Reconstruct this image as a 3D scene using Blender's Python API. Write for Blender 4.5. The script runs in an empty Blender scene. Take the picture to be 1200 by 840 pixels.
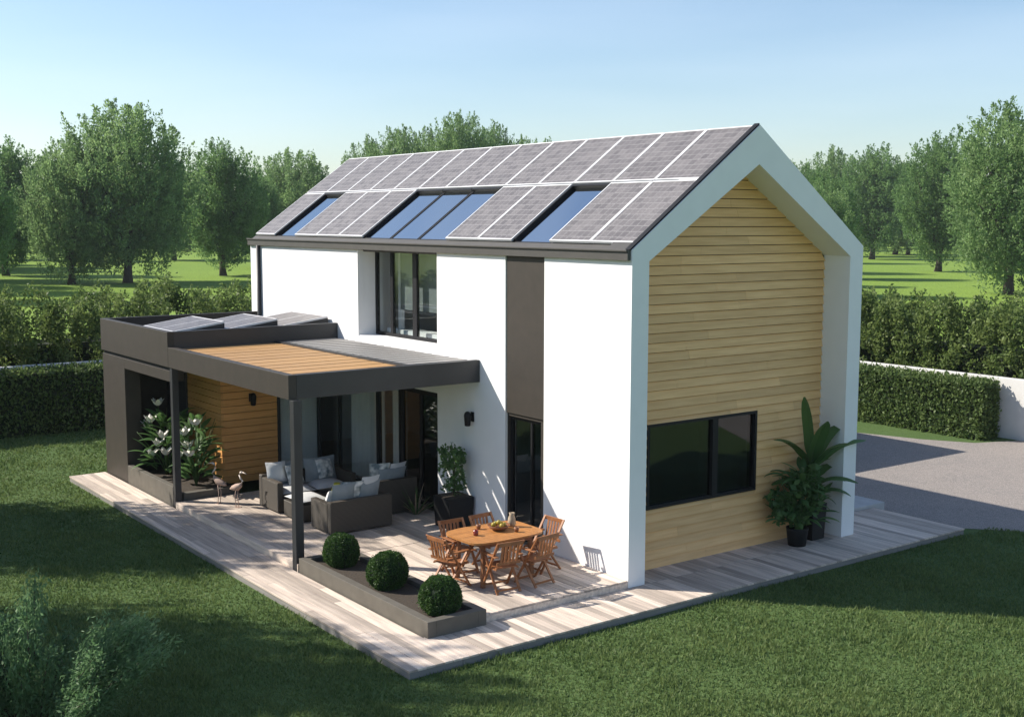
import bpy, math, random
import numpy as np
from mathutils import Vector, Matrix

scene = bpy.context.scene
COL = scene.collection
R = math.radians
rnd = random.Random(7)
G = -0.12            # lawn level (walkway boards at 0, terrace boards at 0.12)

# ------------------------------------------------------------------ materials
def new_mat(name):
    m = bpy.data.materials.new(name)
    m.use_nodes = True
    nt = m.node_tree
    return m, nt, nt.nodes['Principled BSDF'], nt.nodes['Material Output']

def node(nt, t, **kw):
    n = nt.nodes.new(t)
    for k, v in kw.items():
        if k in n.inputs: n.inputs[k].default_value = v
        else: setattr(n, k, v)
    return n

def rgba(c): return (c[0], c[1], c[2], 1)

def mat(name, col, rough=0.6, col2=None, scale=6.0, metal=0.0, bump=0.0, bscale=40.0, spec=0.5, stretch=(1, 1, 1), island=0.0, detail=4):
    """Principled surface; two base colours mixed by noise, optional per-board (island) variation and bump"""
    m, nt, b, out = new_mat(name)
    b.inputs['Roughness'].default_value = rough
    b.inputs['Metallic'].default_value = metal
    b.inputs['Specular IOR Level'].default_value = spec
    b.inputs['Base Color'].default_value = rgba(col)
    tc = node(nt, 'ShaderNodeTexCoord')
    mp = node(nt, 'ShaderNodeMapping'); mp.inputs['Scale'].default_value = stretch
    nt.links.new(tc.outputs['Object'], mp.inputs['Vector'])
    colsock = None
    if col2:
        nz = node(nt, 'ShaderNodeTexNoise'); nz.inputs['Scale'].default_value = scale; nz.inputs['Detail'].default_value = detail
        nt.links.new(mp.outputs['Vector'], nz.inputs['Vector'])
        rp = node(nt, 'ShaderNodeMapRange'); rp.inputs['From Min'].default_value = .32; rp.inputs['From Max'].default_value = .68
        nt.links.new(nz.outputs['Fac'], rp.inputs['Value'])
        mx = node(nt, 'ShaderNodeMix', data_type='RGBA')
        nt.links.new(rp.outputs['Result'], mx.inputs['Factor'])
        mx.inputs['A'].default_value = rgba(col); mx.inputs['B'].default_value = rgba(col2)
        for i in mx.inputs:
            if i.type == 'RGBA' and i.identifier.startswith('A_'): i.default_value = rgba(col)
            if i.type == 'RGBA' and i.identifier.startswith('B_'): i.default_value = rgba(col2)
        colsock = [o for o in mx.outputs if o.type == 'RGBA'][0]
    if island:
        ge = node(nt, 'ShaderNodeNewGeometry')
        mr = node(nt, 'ShaderNodeMapRange'); mr.inputs['To Min'].default_value = 1 - island; mr.inputs['To Max'].default_value = 1 + island
        nt.links.new(ge.outputs['Random Per Island'], mr.inputs['Value'])
        hs = node(nt, 'ShaderNodeHueSaturation'); hs.inputs['Color'].default_value = rgba(col)
        nt.links.new(mr.outputs['Result'], hs.inputs['Value'])
        if colsock: nt.links.new(colsock, hs.inputs['Color'])
        colsock = hs.outputs['Color']
    if colsock: nt.links.new(colsock, b.inputs['Base Color'])
    if bump:
        n2 = node(nt, 'ShaderNodeTexNoise'); n2.inputs['Scale'].default_value = bscale; n2.inputs['Detail'].default_value = 5
        nt.links.new(mp.outputs['Vector'], n2.inputs['Vector'])
        bp = node(nt, 'ShaderNodeBump'); bp.inputs['Strength'].default_value = bump; bp.inputs['Distance'].default_value = .02
        nt.links.new(n2.outputs['Fac'], bp.inputs['Height'])
        nt.links.new(bp.outputs['Normal'], b.inputs['Normal'])
    return m

def leaf_mat(name, a, b_, trans=.35, rough=.55, nscale=.45, contrast=1.6):
    """foliage: each leaf its own green between a and b_, part of the light passes through"""
    m, nt, b, out = new_mat(name)
    ge = node(nt, 'ShaderNodeNewGeometry')
    tc = node(nt, 'ShaderNodeTexCoord')
    nz = node(nt, 'ShaderNodeTexNoise'); nz.inputs['Scale'].default_value = nscale; nz.inputs['Detail'].default_value = 3
    nt.links.new(tc.outputs['Object'], nz.inputs['Vector'])
    ad = node(nt, 'ShaderNodeMath', operation='MULTIPLY_ADD'); ad.inputs[1].default_value = .65
    sc = node(nt, 'ShaderNodeMath', operation='MULTIPLY_ADD'); sc.inputs[1].default_value = contrast; sc.inputs[2].default_value = .18 - contrast * .5
    nt.links.new(nz.outputs['Fac'], sc.inputs[0])
    nt.links.new(ge.outputs['Random Per Island'], ad.inputs[0]); nt.links.new(sc.outputs[0], ad.inputs[2])
    cr = node(nt, 'ShaderNodeValToRGB')
    cr.color_ramp.elements[0].color = rgba(a); cr.color_ramp.elements[1].color = rgba(b_)
    nt.links.new(ad.outputs[0], cr.inputs['Fac'])
    nt.links.new(cr.outputs['Color'], b.inputs['Base Color'])
    b.inputs['Roughness'].default_value = rough
    b.inputs['Specular IOR Level'].default_value = .3
    tr = node(nt, 'ShaderNodeBsdfTranslucent')
    nt.links.new(cr.outputs['Color'], tr.inputs['Color'])
    mx = node(nt, 'ShaderNodeMixShader'); mx.inputs['Fac'].default_value = trans
    nt.links.new(b.outputs[0], mx.inputs[1]); nt.links.new(tr.outputs[0], mx.inputs[2])
    nt.links.new(mx.outputs[0], out.inputs['Surface'])
    return m

def glass_mat(name, tint=(.75, .8, .8), ior=1.52, rough=.02, refl=(1, 1, 1)):
    m, nt, b, out = new_mat(name)
    nt.nodes.remove(b)
    fr = node(nt, 'ShaderNodeFresnel')
    ge = node(nt, 'ShaderNodeNewGeometry')                    # same reflectance from both sides of the pane
    io = node(nt, 'ShaderNodeMapRange'); io.inputs['To Min'].default_value = ior; io.inputs['To Max'].default_value = 1 / ior
    nt.links.new(ge.outputs['Backfacing'], io.inputs['Value']); nt.links.new(io.outputs['Result'], fr.inputs['IOR'])
    tp = node(nt, 'ShaderNodeBsdfTransparent'); tp.inputs['Color'].default_value = rgba(tint)
    gl = node(nt, 'ShaderNodeBsdfGlossy'); gl.inputs['Roughness'].default_value = rough; gl.inputs['Color'].default_value = rgba(refl)
    mx = node(nt, 'ShaderNodeMixShader')
    nt.links.new(fr.outputs[0], mx.inputs['Fac']); nt.links.new(tp.outputs[0], mx.inputs[1]); nt.links.new(gl.outputs[0], mx.inputs[2])
    nt.links.new(mx.outputs[0], out.inputs['Surface'])
    return m

def cell_mat(name):
    """photovoltaic cells: greyish wafers with thin pale grid lines, in object coordinates of the roof"""
    m, nt, b, out = new_mat(name)
    tc = node(nt, 'ShaderNodeTexCoord')
    br = node(nt, 'ShaderNodeTexBrick'); br.offset = 0.0
    br.inputs['Scale'].default_value = 1; br.inputs['Brick Width'].default_value = .158; br.inputs['Row Height'].default_value = .128
    br.inputs['Mortar Size'].default_value = .007; br.inputs['Mortar Smooth'].default_value = .0; br.inputs['Bias'].default_value = 0
    br.inputs['Color1'].default_value = rgba((.112, .102, .104)); br.inputs['Color2'].default_value = rgba((.178, .164, .164)); br.inputs['Mortar'].default_value = rgba((.25, .235, .235))
    nt.links.new(tc.outputs['Object'], br.inputs['Vector'])
    nz = node(nt, 'ShaderNodeTexNoise'); nz.inputs['Scale'].default_value = 38; nz.inputs['Detail'].default_value = 2
    nt.links.new(tc.outputs['Object'], nz.inputs['Vector'])
    mr = node(nt, 'ShaderNodeMapRange'); mr.inputs['From Min'].default_value = .3; mr.inputs['From Max'].default_value = .7; mr.inputs['To Min'].default_value = .75; mr.inputs['To Max'].default_value = 1.25
    nt.links.new(nz.outputs['Fac'], mr.inputs['Value'])
    hs = node(nt, 'ShaderNodeHueSaturation'); nt.links.new(br.outputs['Color'], hs.inputs['Color']); nt.links.new(mr.outputs['Result'], hs.inputs['Value'])
    nt.links.new(hs.outputs['Color'], b.inputs['Base Color'])
    b.inputs['Roughness'].default_value = .45
    b.inputs['Specular IOR Level'].default_value = .35
    return m

M = {}
M['plaster'] = mat('white_plaster', (.86, .86, .865), .85, (.83, .83, .835), 3, bump=.12, bscale=90)
M['wall_in'] = mat('interior_white', (.80, .80, .79), .9)
M['floor_in'] = mat('interior_oak', (.55, .50, .44), .5, (.46, .42, .37), 3, stretch=(1, 8, 1))
M['brown'] = mat('dark_brown_panel', (.052, .044, .037), .55, (.044, .038, .032), 5, bump=.04, spec=.3)
M['anthracite'] = mat('anthracite_metal', (.030, .031, .034), .5, (.025, .026, .029), 4)
M['black'] = mat('black_metal', (.010, .010, .012), .55, spec=.25)
M['fascia'] = mat('grey_fascia', (.085, .080, .075), .55, (.074, .070, .066), 4, spec=.3)
M['roofing'] = mat('dark_roofing', (.06, .06, .062), .7, (.05, .05, .05), 4)
M['louvre_grey'] = mat('grey_louvre', (.25, .24, .23), .55)
M['clad'] = mat('pale_wood_cladding', (.86, .53, .24), .6, (.74, .43, .18), 2.2, bump=.10, bscale=30, stretch=(6, .6, 9), island=.10)
M['clad_orange'] = mat('larch_cladding', (.84, .43, .15), .55, (.70, .33, .10), 2.2, bump=.10, bscale=30, stretch=(.7, .7, 9), island=.10)
M['slat_orange'] = mat('roof_slats', (.46, .265, .105), .6, (.39, .22, .085), 2.0, stretch=(9, .6, 3), island=.10, bump=.06)
M['deck'] = mat('weathered_decking', (.64, .535, .445), .8, (.43, .355, .30), 2.4, bump=.15, bscale=26, stretch=(.55, 7, 7), island=.34)
M['deck_edge'] = mat('decking_riser', (.27, .25, .235), .8, (.20, .19, .18), 2.0, stretch=(.6, .6, 8), bump=.12, bscale=30)
M['teak'] = mat('teak', (.46, .205, .062), .5, (.34, .145, .044), 3.0, stretch=(2, 8, 4), bump=.05, island=.12)
M['teak_chair'] = mat('worn_teak', (.34, .135, .048), .55, (.24, .09, .032), 3.0, stretch=(2, 8, 4), bump=.05, island=.16)
M['teak_dark'] = mat('oiled_teak', (.25, .10, .04), .5, (.17, .07, .03), 4.0, stretch=(3, 3, 6), island=.12)
M['planter'] = mat('planter_composite', (.125, .112, .092), .7, (.10, .09, .074), 5, bump=.08)
M['soil'] = mat('potting_soil', (.035, .026, .02), .95, (.06, .045, .03), 30, bump=.6, bscale=60)
M['pot_black'] = mat('black_pot', (.010, .010, .011), .6, spec=.3)
M['cushion'] = mat('pale_cushion', (.62, .62, .62), .9, (.55, .56, .57), 6, bump=.1, bscale=120)
M['cushion_grey'] = mat('grey_cushion', (.27, .30, .32), .9, (.22, .25, .27), 6, bump=.1, bscale=120)
M['cushion_pat'] = mat('patterned_cushion', (.70, .70, .68), .9, (.13, .17, .19), 9, detail=1)
M['frame_white'] = mat('aluminium_frame', (.72, .71, .72), .4, metal=.0)
M['cells'] = cell_mat('solar_cells')
M['glass'] = glass_mat('window_glass', (.90, .93, .93), 1.55)
M['glass_dark'] = glass_mat('tinted_glass', (.42, .46, .47), 1.6)
M['sky_glass'] = glass_mat('skylight_glass', (.10, .16, .26), 16.0, .05, (.97, 1, 1))
M['bark'] = mat('bark', (.075, .058, .042), .95, (.045, .036, .028), 5, bump=.8, bscale=14, stretch=(3, 3, .6))
M['leaf_tree'] = leaf_mat('tree_leaves', (.105, .195, .068), (.310, .440, .180), .54)
M['leaf_dark'] = leaf_mat('dark_tree_leaves', (.082, .170, .054), (.245, .380, .135), .54)
M['leaf_hedge'] = leaf_mat('clipped_hedge_leaves', (.055, .105, .030), (.185, .250, .080), .42, nscale=1.8, contrast=.8)
M['leaf_loose'] = leaf_mat('loose_hedge_leaves', (.055, .105, .024), (.235, .300, .092), .48, nscale=1.6, contrast=1.0)
M['leaf_box'] = leaf_mat('boxwood_leaves', (.026, .068, .014), (.080, .155, .034), .3)
M['leaf_pot'] = leaf_mat('pot_plant_leaves', (.050, .120, .038), (.140, .245, .080), .35, .4)
M['leaf_shrub'] = leaf_mat('shrub_leaves', (.08, .16, .06), (.20, .32, .15), .42)
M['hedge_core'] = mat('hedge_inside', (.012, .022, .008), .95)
M['petal'] = mat('white_petal', (.80, .78, .72), .6)
M['dry'] = mat('dry_stalk', (.42, .34, .24), .8, (.30, .22, .15), 10)
M['heron'] = mat('painted_bird', (.46, .33, .27), .7, (.36, .25, .20), 7)
M['heron_white'] = mat('painted_bird_white', (.66, .58, .52), .7)
M['yellow'] = mat('lime_vase', (.50, .46, .05), .35, (.42, .42, .04), 5)
M['red'] = mat('dark_red_glass', (.20, .03, .02), .2)
M['fruit'] = mat('fruit', (.42, .26, .03), .45, (.25, .28, .04), 12)
M['concrete'] = mat('pale_concrete', (.48, .48, .47), .85, (.40, .40, .40), 4, bump=.15)
M['stone_white'] = mat('rendered_garden_wall', (.66, .65, .63), .9, (.57, .56, .54), 1.5, bump=.15, bscale=40)
M['curtain'] = mat('curtain_cloth', (.82, .81, .82), .9, (.76, .75, .76), 3)
M['pane_screen'] = mat('grey_panel', (.20, .22, .22), .9, (.18, .20, .20), 3)  # even grey for the added panel behind the bay glass
M['sofa_in'] = mat('dark_furniture', (.05, .05, .055), .7)

def wicker_mat():
    m, nt, b, out = new_mat('wicker')
    tc = node(nt, 'ShaderNodeTexCoord')
    wv = node(nt, 'ShaderNodeTexWave'); wv.bands_direction = 'Z'
    wv.inputs['Scale'].default_value = 14; wv.inputs['Distortion'].default_value = 1.5
    nt.links.new(tc.outputs['Object'], wv.inputs['Vector'])
    cr = node(nt, 'ShaderNodeValToRGB')
    cr.color_ramp.elements[0].color = rgba((.034, .028, .022)); cr.color_ramp.elements[1].color = rgba((.085, .070, .054))
    nt.links.new(wv.outputs['Fac'], cr.inputs['Fac']); nt.links.new(cr.outputs['Color'], b.inputs['Base Color'])
    bp = node(nt, 'ShaderNodeBump'); bp.inputs['Strength'].default_value = .5; bp.inputs['Distance'].default_value = .01
    nt.links.new(wv.outputs['Fac'], bp.inputs['Height']); nt.links.new(bp.outputs['Normal'], b.inputs['Normal'])
    b.inputs['Roughness'].default_value = .6
    return m
M['wicker'] = wicker_mat()

def ground_mat(name, a, b_, c, s1, s2, bump=.5, fine=60):
    """turf: broad patches, mid mottling and fine grain"""
    m, nt, b, out = new_mat(name)
    tc = node(nt, 'ShaderNodeTexCoord')
    def nz(s, d=4):
        n = node(nt, 'ShaderNodeTexNoise'); n.inputs['Scale'].default_value = s; n.inputs['Detail'].default_value = d
        nt.links.new(tc.outputs['Object'], n.inputs['Vector'])
        r = node(nt, 'ShaderNodeMapRange'); r.inputs['From Min'].default_value = .33; r.inputs['From Max'].default_value = .67
        nt.links.new(n.outputs['Fac'], r.inputs['Value'])
        return r.outputs['Result'], n
    def mix(f, x, y):
        mx = node(nt, 'ShaderNodeMix', data_type='RGBA')
        nt.links.new(f, mx.inputs[0])
        for sock, v in ((6, x), (7, y)):
            if isinstance(v, tuple): mx.inputs[sock].default_value = rgba(v)
            else: nt.links.new(v, mx.inputs[sock])
        return mx.outputs[2]
    f1, _ = nz(s1); f2, _ = nz(s2); f3, n3 = nz(fine, 6)
    col = mix(f1, a, b_)
    col = mix(f2, col, c)
    hs = node(nt, 'ShaderNodeHueSaturation'); nt.links.new(col, hs.inputs['Color'])
    mr = node(nt, 'ShaderNodeMapRange'); mr.inputs['To Min'].default_value = .6; mr.inputs['To Max'].default_value = 1.4
    nt.links.new(f3, mr.inputs['Value']); nt.links.new(mr.outputs['Result'], hs.inputs['Value'])
    nt.links.new(hs.outputs['Color'], b.inputs['Base Color'])
    b.inputs['Roughness'].default_value = .9; b.inputs['Specular IOR Level'].default_value = .15
    bp = node(nt, 'ShaderNodeBump'); bp.inputs['Strength'].default_value = bump; bp.inputs['Distance'].default_value = .05
    nt.links.new(n3.outputs['Fac'], bp.inputs['Height']); nt.links.new(bp.outputs['Normal'], b.inputs['Normal'])
    return m
M['lawn'] = ground_mat('lawn_turf', (.072, .122, .038), (.098, .152, .050), (.082, .134, .042), .35, 2.5)
M['meadow'] = ground_mat('meadow_turf', (.145, .235, .036), (.210, .310, .054), (.175, .265, .044), .03, .25, .3, 6)
M['gravel'] = ground_mat('gravel_drive', (.285, .255, .235), (.24, .222, .21), (.32, .285, .262), .8, 14, .5, 45)
M['blade'] = leaf_mat('grass_blades', (.066, .122, .034), (.185, .240, .080), .40, .6, nscale=.6, contrast=1.2)

# ------------------------------------------------------------------ mesh builder
class MB:
    def __init__(s): s.v = []; s.f = []; s.m = []; s.smooth = []
    def add(s, vs, fs, mi=0, sm=False):
        o = len(s.v); s.v += [tuple(v) for v in vs]
        for f in fs: s.f.append(tuple(i + o for i in f)); s.m.append(mi); s.smooth.append(sm)
        return s
    def box(s, x0, x1, y0, y1, z0, z1, mi=0):
        vs = [(x0, y0, z0), (x1, y0, z0), (x1, y1, z0), (x0, y1, z0), (x0, y0, z1), (x1, y0, z1), (x1, y1, z1), (x0, y1, z1)]
        return s.hexa(vs, mi)
    def hexa(s, vs, mi=0):
        return s.add(vs, [(0, 3, 2, 1), (4, 5, 6, 7), (0, 1, 5, 4), (1, 2, 6, 5), (2, 3, 7, 6), (3, 0, 4, 7)], mi)
    def bar(s, a, b, w, h, up=(0, 0, 1), mi=0):
        a = Vector(a); b = Vector(b); d = (b - a).normalized(); up = Vector(up)
        if abs(d.dot(up)) > .98: up = Vector((1, 0, 0))
        r = d.cross(up).normalized(); u = r.cross(d)
        r *= w / 2; u *= h / 2
        return s.hexa([a - r - u, a + r - u, b + r - u, b - r - u, a - r + u, a + r + u, b + r + u, b - r + u], mi)
    def tube(s, pts, rads, seg=8, mi=0, cap=True):
        pts = [Vector(p) for p in pts]; rings = []
        vs = []; fs = []
        for i, p in enumerate(pts):
            d = (pts[min(i + 1, len(pts) - 1)] - pts[max(i - 1, 0)]).normalized()
            ref = Vector((0, 0, 1)) if abs(d.z) < .9 else Vector((1, 0, 0))
            u = d.cross(ref).normalized(); w = d.cross(u)
            r = rads[i] if hasattr(rads, '__len__') else rads
            for k in range(seg):
                t = 2 * math.pi * k / seg
                vs.append(p + u * (r * math.cos(t)) + w * (r * math.sin(t)))
        for i in range(len(pts) - 1):
            for k in range(seg):
                k2 = (k + 1) % seg
                fs.append((i * seg + k, i * seg + k2, (i + 1) * seg + k2, (i + 1) * seg + k))
        if cap:
            fs.append(tuple(range(seg - 1, -1, -1))); fs.append(tuple((len(pts) - 1) * seg + k for k in range(seg)))
        return s.add(vs, fs, mi, True)
    def lathe(s, prof, seg=20, c=(0, 0, 0), mi=0):
        vs = []; fs = []
        for r, z in prof:
            for k in range(seg):
                t = 2 * math.pi * k / seg
                vs.append((c[0] + r * math.cos(t), c[1] + r * math.sin(t), c[2] + z))
        for i in range(len(prof) - 1):
            for k in range(seg):
                k2 = (k + 1) % seg
                fs.append((i * seg + k, i * seg + k2, (i + 1) * seg + k2, (i + 1) * seg + k))
        fs.append(tuple(range(seg - 1, -1, -1))); fs.append(tuple((len(prof) - 1) * seg + k for k in range(seg)))
        return s.add(vs, fs, mi, True)
    def strip(s, left, right, mi=0):
        n = len(left); vs = list(left) + list(right)
        return s.add(vs, [(i, i + 1, n + i + 1, n + i) for i in range(n - 1)], mi, True)
    def pillow(s, c, sx, sy, sz, rot=(0, 0, 0), n=7, mi=0):
        """soft cushion: a rounded-square pad puffed in the middle"""
        mt = Matrix.Rotation(rot[2], 4, 'Z') @ Matrix.Rotation(rot[1], 4, 'Y') @ Matrix.Rotation(rot[0], 4, 'X')
        vs = []; fs = []
        for side in (1, -1):
            for i in range(n):
                for j in range(n):
                    u = -1 + 2 * i / (n - 1); v = -1 + 2 * j / (n - 1)
                    h = ((1 - abs(u) ** 3.0) * (1 - abs(v) ** 3.0)) ** .45
                    pin = 1 - .07 * (1 - (u * u)) * (abs(v) > .99) - .07 * (1 - v * v) * (abs(u) > .99)
                    p = mt @ Vector((u * sx / 2 * pin, v * sy / 2 * pin, side * h * sz / 2))
                    vs.append((c[0] + p.x, c[1] + p.y, c[2] + p.z))
        for sd in range(2):
            o = sd * n * n
            for i in range(n - 1):
                for j in range(n - 1):
                    q = (o + i * n + j, o + (i + 1) * n + j, o + (i + 1) * n + j + 1, o + i * n + j + 1)
                    fs.append(q if sd == 0 else q[::-1])
        return s.add(vs, fs, mi, True)
    def build(s, name, mats, parent=None, bevel=0, loc=None):
        me = bpy.data.meshes.new(name)
        me.from_pydata(s.v, [], s.f)
        if not isinstance(mats, (list, tuple)): mats = [mats]
        for m in mats: me.materials.append(M[m] if isinstance(m, str) else m)
        me.polygons.foreach_set('material_index', s.m)
        me.polygons.foreach_set('use_smooth', s.smooth)
        me.update()
        o = bpy.data.objects.new(name, me); COL.objects.link(o)
        if parent: o.parent = parent
        if loc: o.location = loc
        if bevel:
            b = o.modifiers.new('bevel', 'BEVEL'); b.width = bevel; b.segments = 2; b.limit_method = 'ANGLE'
        return o

def quads_object(name, V, material, parent=None, per=4):
    """V: (N, per, 3) array of separate leaf faces"""
    V = np.asarray(V, dtype=np.float32); n = V.shape[0]
    me = bpy.data.meshes.new(name)
    me.vertices.add(n * per); me.vertices.foreach_set('co', V.reshape(-1))
    me.loops.add(n * per); me.loops.foreach_set('vertex_index', np.arange(n * per, dtype=np.int32))
    me.polygons.add(n)
    me.polygons.foreach_set('loop_start', np.arange(0, n * per, per, dtype=np.int32))
    me.polygons.foreach_set('loop_total', np.full(n, per, dtype=np.int32))
    me.materials.append(M[material]); me.update(calc_edges=True)
    o = bpy.data.objects.new(name, me); COL.objects.link(o)
    if parent: o.parent = parent
    return o

def leaves(P, axis, size, rng, jitter=.8, aspect=.5):
    """diamond leaves at P (N,3), long axis near `axis` (N,3) with random jitter"""
    n = len(P)
    d = axis + rng.normal(0, jitter, (n, 3)); d /= np.linalg.norm(d, axis=1, keepdims=True) + 1e-9
    o = rng.normal(0, 1, (n, 3)); w = np.cross(d, o); w /= np.linalg.norm(w, axis=1, keepdims=True) + 1e-9
    L = (size * rng.uniform(.6, 1.3, n))[:, None] if np.ndim(size) == 0 else (size * rng.uniform(.7, 1.2, n))[:, None]
    k = np.cross(d, w)
    V = np.empty((n, 4, 3))
    V[:, 0] = P - d * L * .5
    V[:, 1] = P + w * L * aspect * .5 + k * L * .08
    V[:, 2] = P + d * L * .5
    V[:, 3] = P - w * L * aspect * .5 + k * L * .08
    return V

# ------------------------------------------------------------------ tagging
def tag(o, label=None, cat=None, group=None, kind=None):
    if label: o['label'] = label
    if cat: o['category'] = cat
    if group: o['group'] = group
    if kind: o['kind'] = kind
    return o
def empty(name, loc=(0, 0, 0), rz=0, label=None, cat=None, group=None):
    o = bpy.data.objects.new(name, None); COL.objects.link(o)
    o.empty_display_size = .2
    o.location = loc; o.rotation_euler = (0, 0, rz)
    return tag(o, label, cat, group)
def copy_tree(o, parent=None):
    kids = [c for c in COL.objects if c.parent == o]
    c = o.copy(); COL.objects.link(c)
    if parent: c.parent = parent
    for k in kids: copy_tree(k, c)
    return c

# ------------------------------------------------------------------ ground
def sheet(name, pts, z, material):
    mb = MB(); mb.add([(x, y, z) for x, y in pts], [tuple(range(len(pts)))])
    return tag(mb.build(name, material), kind='structure')
sheet('meadow', [(-2500, -2500), (2500, -2500), (2500, 2500), (-2500, 2500)], G - .012, 'meadow')
sheet('lawn', [(-21.5, -34), (30, -34), (30, 18.2), (-21.5, 18.2)], G, 'lawn')
sheet('driveway', [(-13, 5.9), (-1.4, 5.9), (-1.4, 7.7), (.33, 7.8), (1.55, 8.87), (6, 11.2), (16, 16.5), (16, 17.88), (-3.9, 17.88),
                   (-4.4, 16.55), (-5.6, 15.85), (-7.3, 15.28), (-13, 14.2)], G + .006, 'gravel')

def boards(name, x0, x1, y0, y1, z, w=.14, gap=.008, th=.028, seed=1, cut=None):
    """decking boards along x, butt-jointed at random; cut(y) may give its own x range"""
    r = random.Random(seed); mb = MB(); y = y0
    while y < y1 - .02:
        ye = min(y + w - gap, y1)
        rngs = [(x0, x1)] if cut is None else cut((y + ye) / 2)
        for a, b in rngs:
            x = a
            while x < b - .01:
                xe = min(x + r.uniform(1.6, 4.2), b)
                if b - xe < .5: xe = b
                dz = r.uniform(-.0015, .0015)
                mb.box(x + .002, xe - .002, y, ye, z - th + dz, z + dz)
                x = xe
        y += w
    return mb
def deck(name, mb, base):
    o = mb.build(name, 'deck', bevel=.003)
    for a in base: a.build('deck_edge', 'deck' if name == 'terrace' else 'deck_edge', o)
    return tag(o, kind='structure')
def walk_cut(y):
    if y < -3.86: return [(-13.9, 1.0)]
    if y < 5.69: return [(.006, 1.0)]
    return [(-1.1, 1.0)]
wb = boards('walkway', 0, 0, -4.72, 7.76, 0, seed=3, cut=walk_cut)
wb2 = boards('walkway', -.59, 0.0, .37, 5.31, 0, seed=4)        # inside the gable recess
wb.add(wb2.v, wb2.f)
e = MB(); e.box(-13.88, .99, -4.71, -3.87, G - .05, -.03).box(0.012, .985, -3.86, 5.68, G - .05, -.03).box(-1.09, .985, 5.69, 7.74, G - .05, -.03).box(-.58, 0, .37, 5.31, G - .05, -.03)
deck('walkway', wb, [e])
tb = boards('terrace', -13.6, 0, -3.84, -.01, .12, seed=8, cut=lambda y: [(-9.5, -3.96), (-3.94, 0)] if y > -2.84 else [(-9.5, -3.96)])
e = MB(); e.box(-9.5, -3.96, -3.83, -.01, -.02, .090).box(-3.95, -.016, -2.83, -.01, -.02, .090).box(-9.5, -3.96, -3.862, -3.842, -.02, .118).box(-.012, .003, -2.83, -.01, -.02, .09)
deck('terrace', tb, [e])
mb = MB(); mb.box(-3.4, -1.12, 5.70, 8.15, G - .05, .06)
tag(mb.build('entrance_step', 'concrete', bevel=.01), kind='structure')

# grass blades on the lawn the camera can see, finest where it is nearest
def grass():
    rng = np.random.default_rng(5)
    n = 1100000
    x = rng.uniform(-21, 10.5, n); y = rng.uniform(-13, 9.5, n)
    cam = np.array([13.96, -12.62])
    d = np.hypot(x - cam[0], y - cam[1])
    ok = (rng.uniform(0, 1, n) < np.clip((13.5 / d) ** 1.7, 0, 1))
    house = (x > -14.1) & (x < 1.02) & (y > -4.74)
    drive = (y > 8.05) & (y - 8.2 > (x - .3) * .52)
    ok &= ~house & ~drive
    ux, uy = (x - cam[0]), (y - cam[1])          # keep to the view's wedge
    fwd = np.array([-.8047, .5937]); rt = np.array([.5937, .8047])
    a = (ux * rt[0] + uy * rt[1]) / np.maximum(ux * fwd[0] + uy * fwd[1], .1)
    ok &= (np.abs(a) < .56) & (ux * fwd[0] + uy * fwd[1] > 8)
    x, y, d = x[ok], y[ok], d[ok]; n = len(x)
    tuft = np.clip(np.sin(x * 3.1 + 1.3 * np.sin(y * 2.3)) * np.sin(y * 3.7 + 1.1 * np.sin(x * 1.9)) - .35, 0, 1)
    h = rng.uniform(.025, .060, n) * (1 + 1.0 * tuft) * (1 + .35 * np.sin(x * 1.7 + y * .9) * np.sin(y * 2.1 - x * .6)); w = .0045 + .00042 * d
    th = rng.uniform(0, math.pi * 2, n); lean = rng.uniform(.1, .9, n) * h; la = rng.uniform(0, math.pi * 2, n)
    V = np.empty((n, 3, 3))
    V[:, 0] = np.stack([x - np.cos(th) * w, y - np.sin(th) * w, np.full(n, G)], 1)
    V[:, 1] = np.stack([x + np.cos(th) * w, y + np.sin(th) * w, np.full(n, G)], 1)
    V[:, 2] = np.stack([x + np.cos(la) * lean, y + np.sin(la) * lean, G + h], 1)
    o = quads_object('grass', V, 'blade', per=3)
    tag(o, 'short mown green grass of the lawn around the house', 'grass', kind='stuff')
grass()

# ------------------------------------------------------------------ house
L = 14.17; W = 5.68; HE = 5.4; HR = 7.45; RY = W / 2
SL = (HR - HE) / RY
house = empty('house', (0, 0, 0), 0, 'white gabled house with solar roof and timber clad end wall', 'house')
mb = MB()
T = .3
mb.box(-L, -8.72, 0, T, 2.95, HE - .02).box(-8.72, -5.6, 0, T, 2.5, 3.38).box(-L, -8.72, 0, T, 2.5, 2.95).box(-8.72, -5.6, 0, T, 5.28, HE - .02)
mb.box(-L, -11.3, 0, T, 0, 2.5)
mb.box(-5.6, -3.35, 0, T, 0, HE - .02)
mb.box(-3.35, -2.22, .07, T, 2.42, HE - .02)
mb.box(-2.22, -.6, 0, T, 0, HE - .02)
mb.box(-L, -.6, W - T, W, 0, HE - .02)                                      # rear wall
mb.add([(-L, T, 0), (-L, W - T, 0), (-L, W - T, HE + SL * T - .2), (-L, RY, HR - .2), (-L, T, HE + SL * T - .2),
        (-L + T, T, 0), (-L + T, W - T, 0), (-L + T, W - T, HE + SL * T - .2), (-L + T, RY, HR - .2), (-L + T, T, HE + SL * T - .2)],
       [(0, 4, 3, 2, 1), (5, 6, 7, 8, 9), (0, 1, 6, 5), (1, 2, 7, 6), (2, 3, 8, 7), (3, 4, 9, 8), (4, 0, 5, 9)])
mb.build('wall', 'plaster', house)
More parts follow.
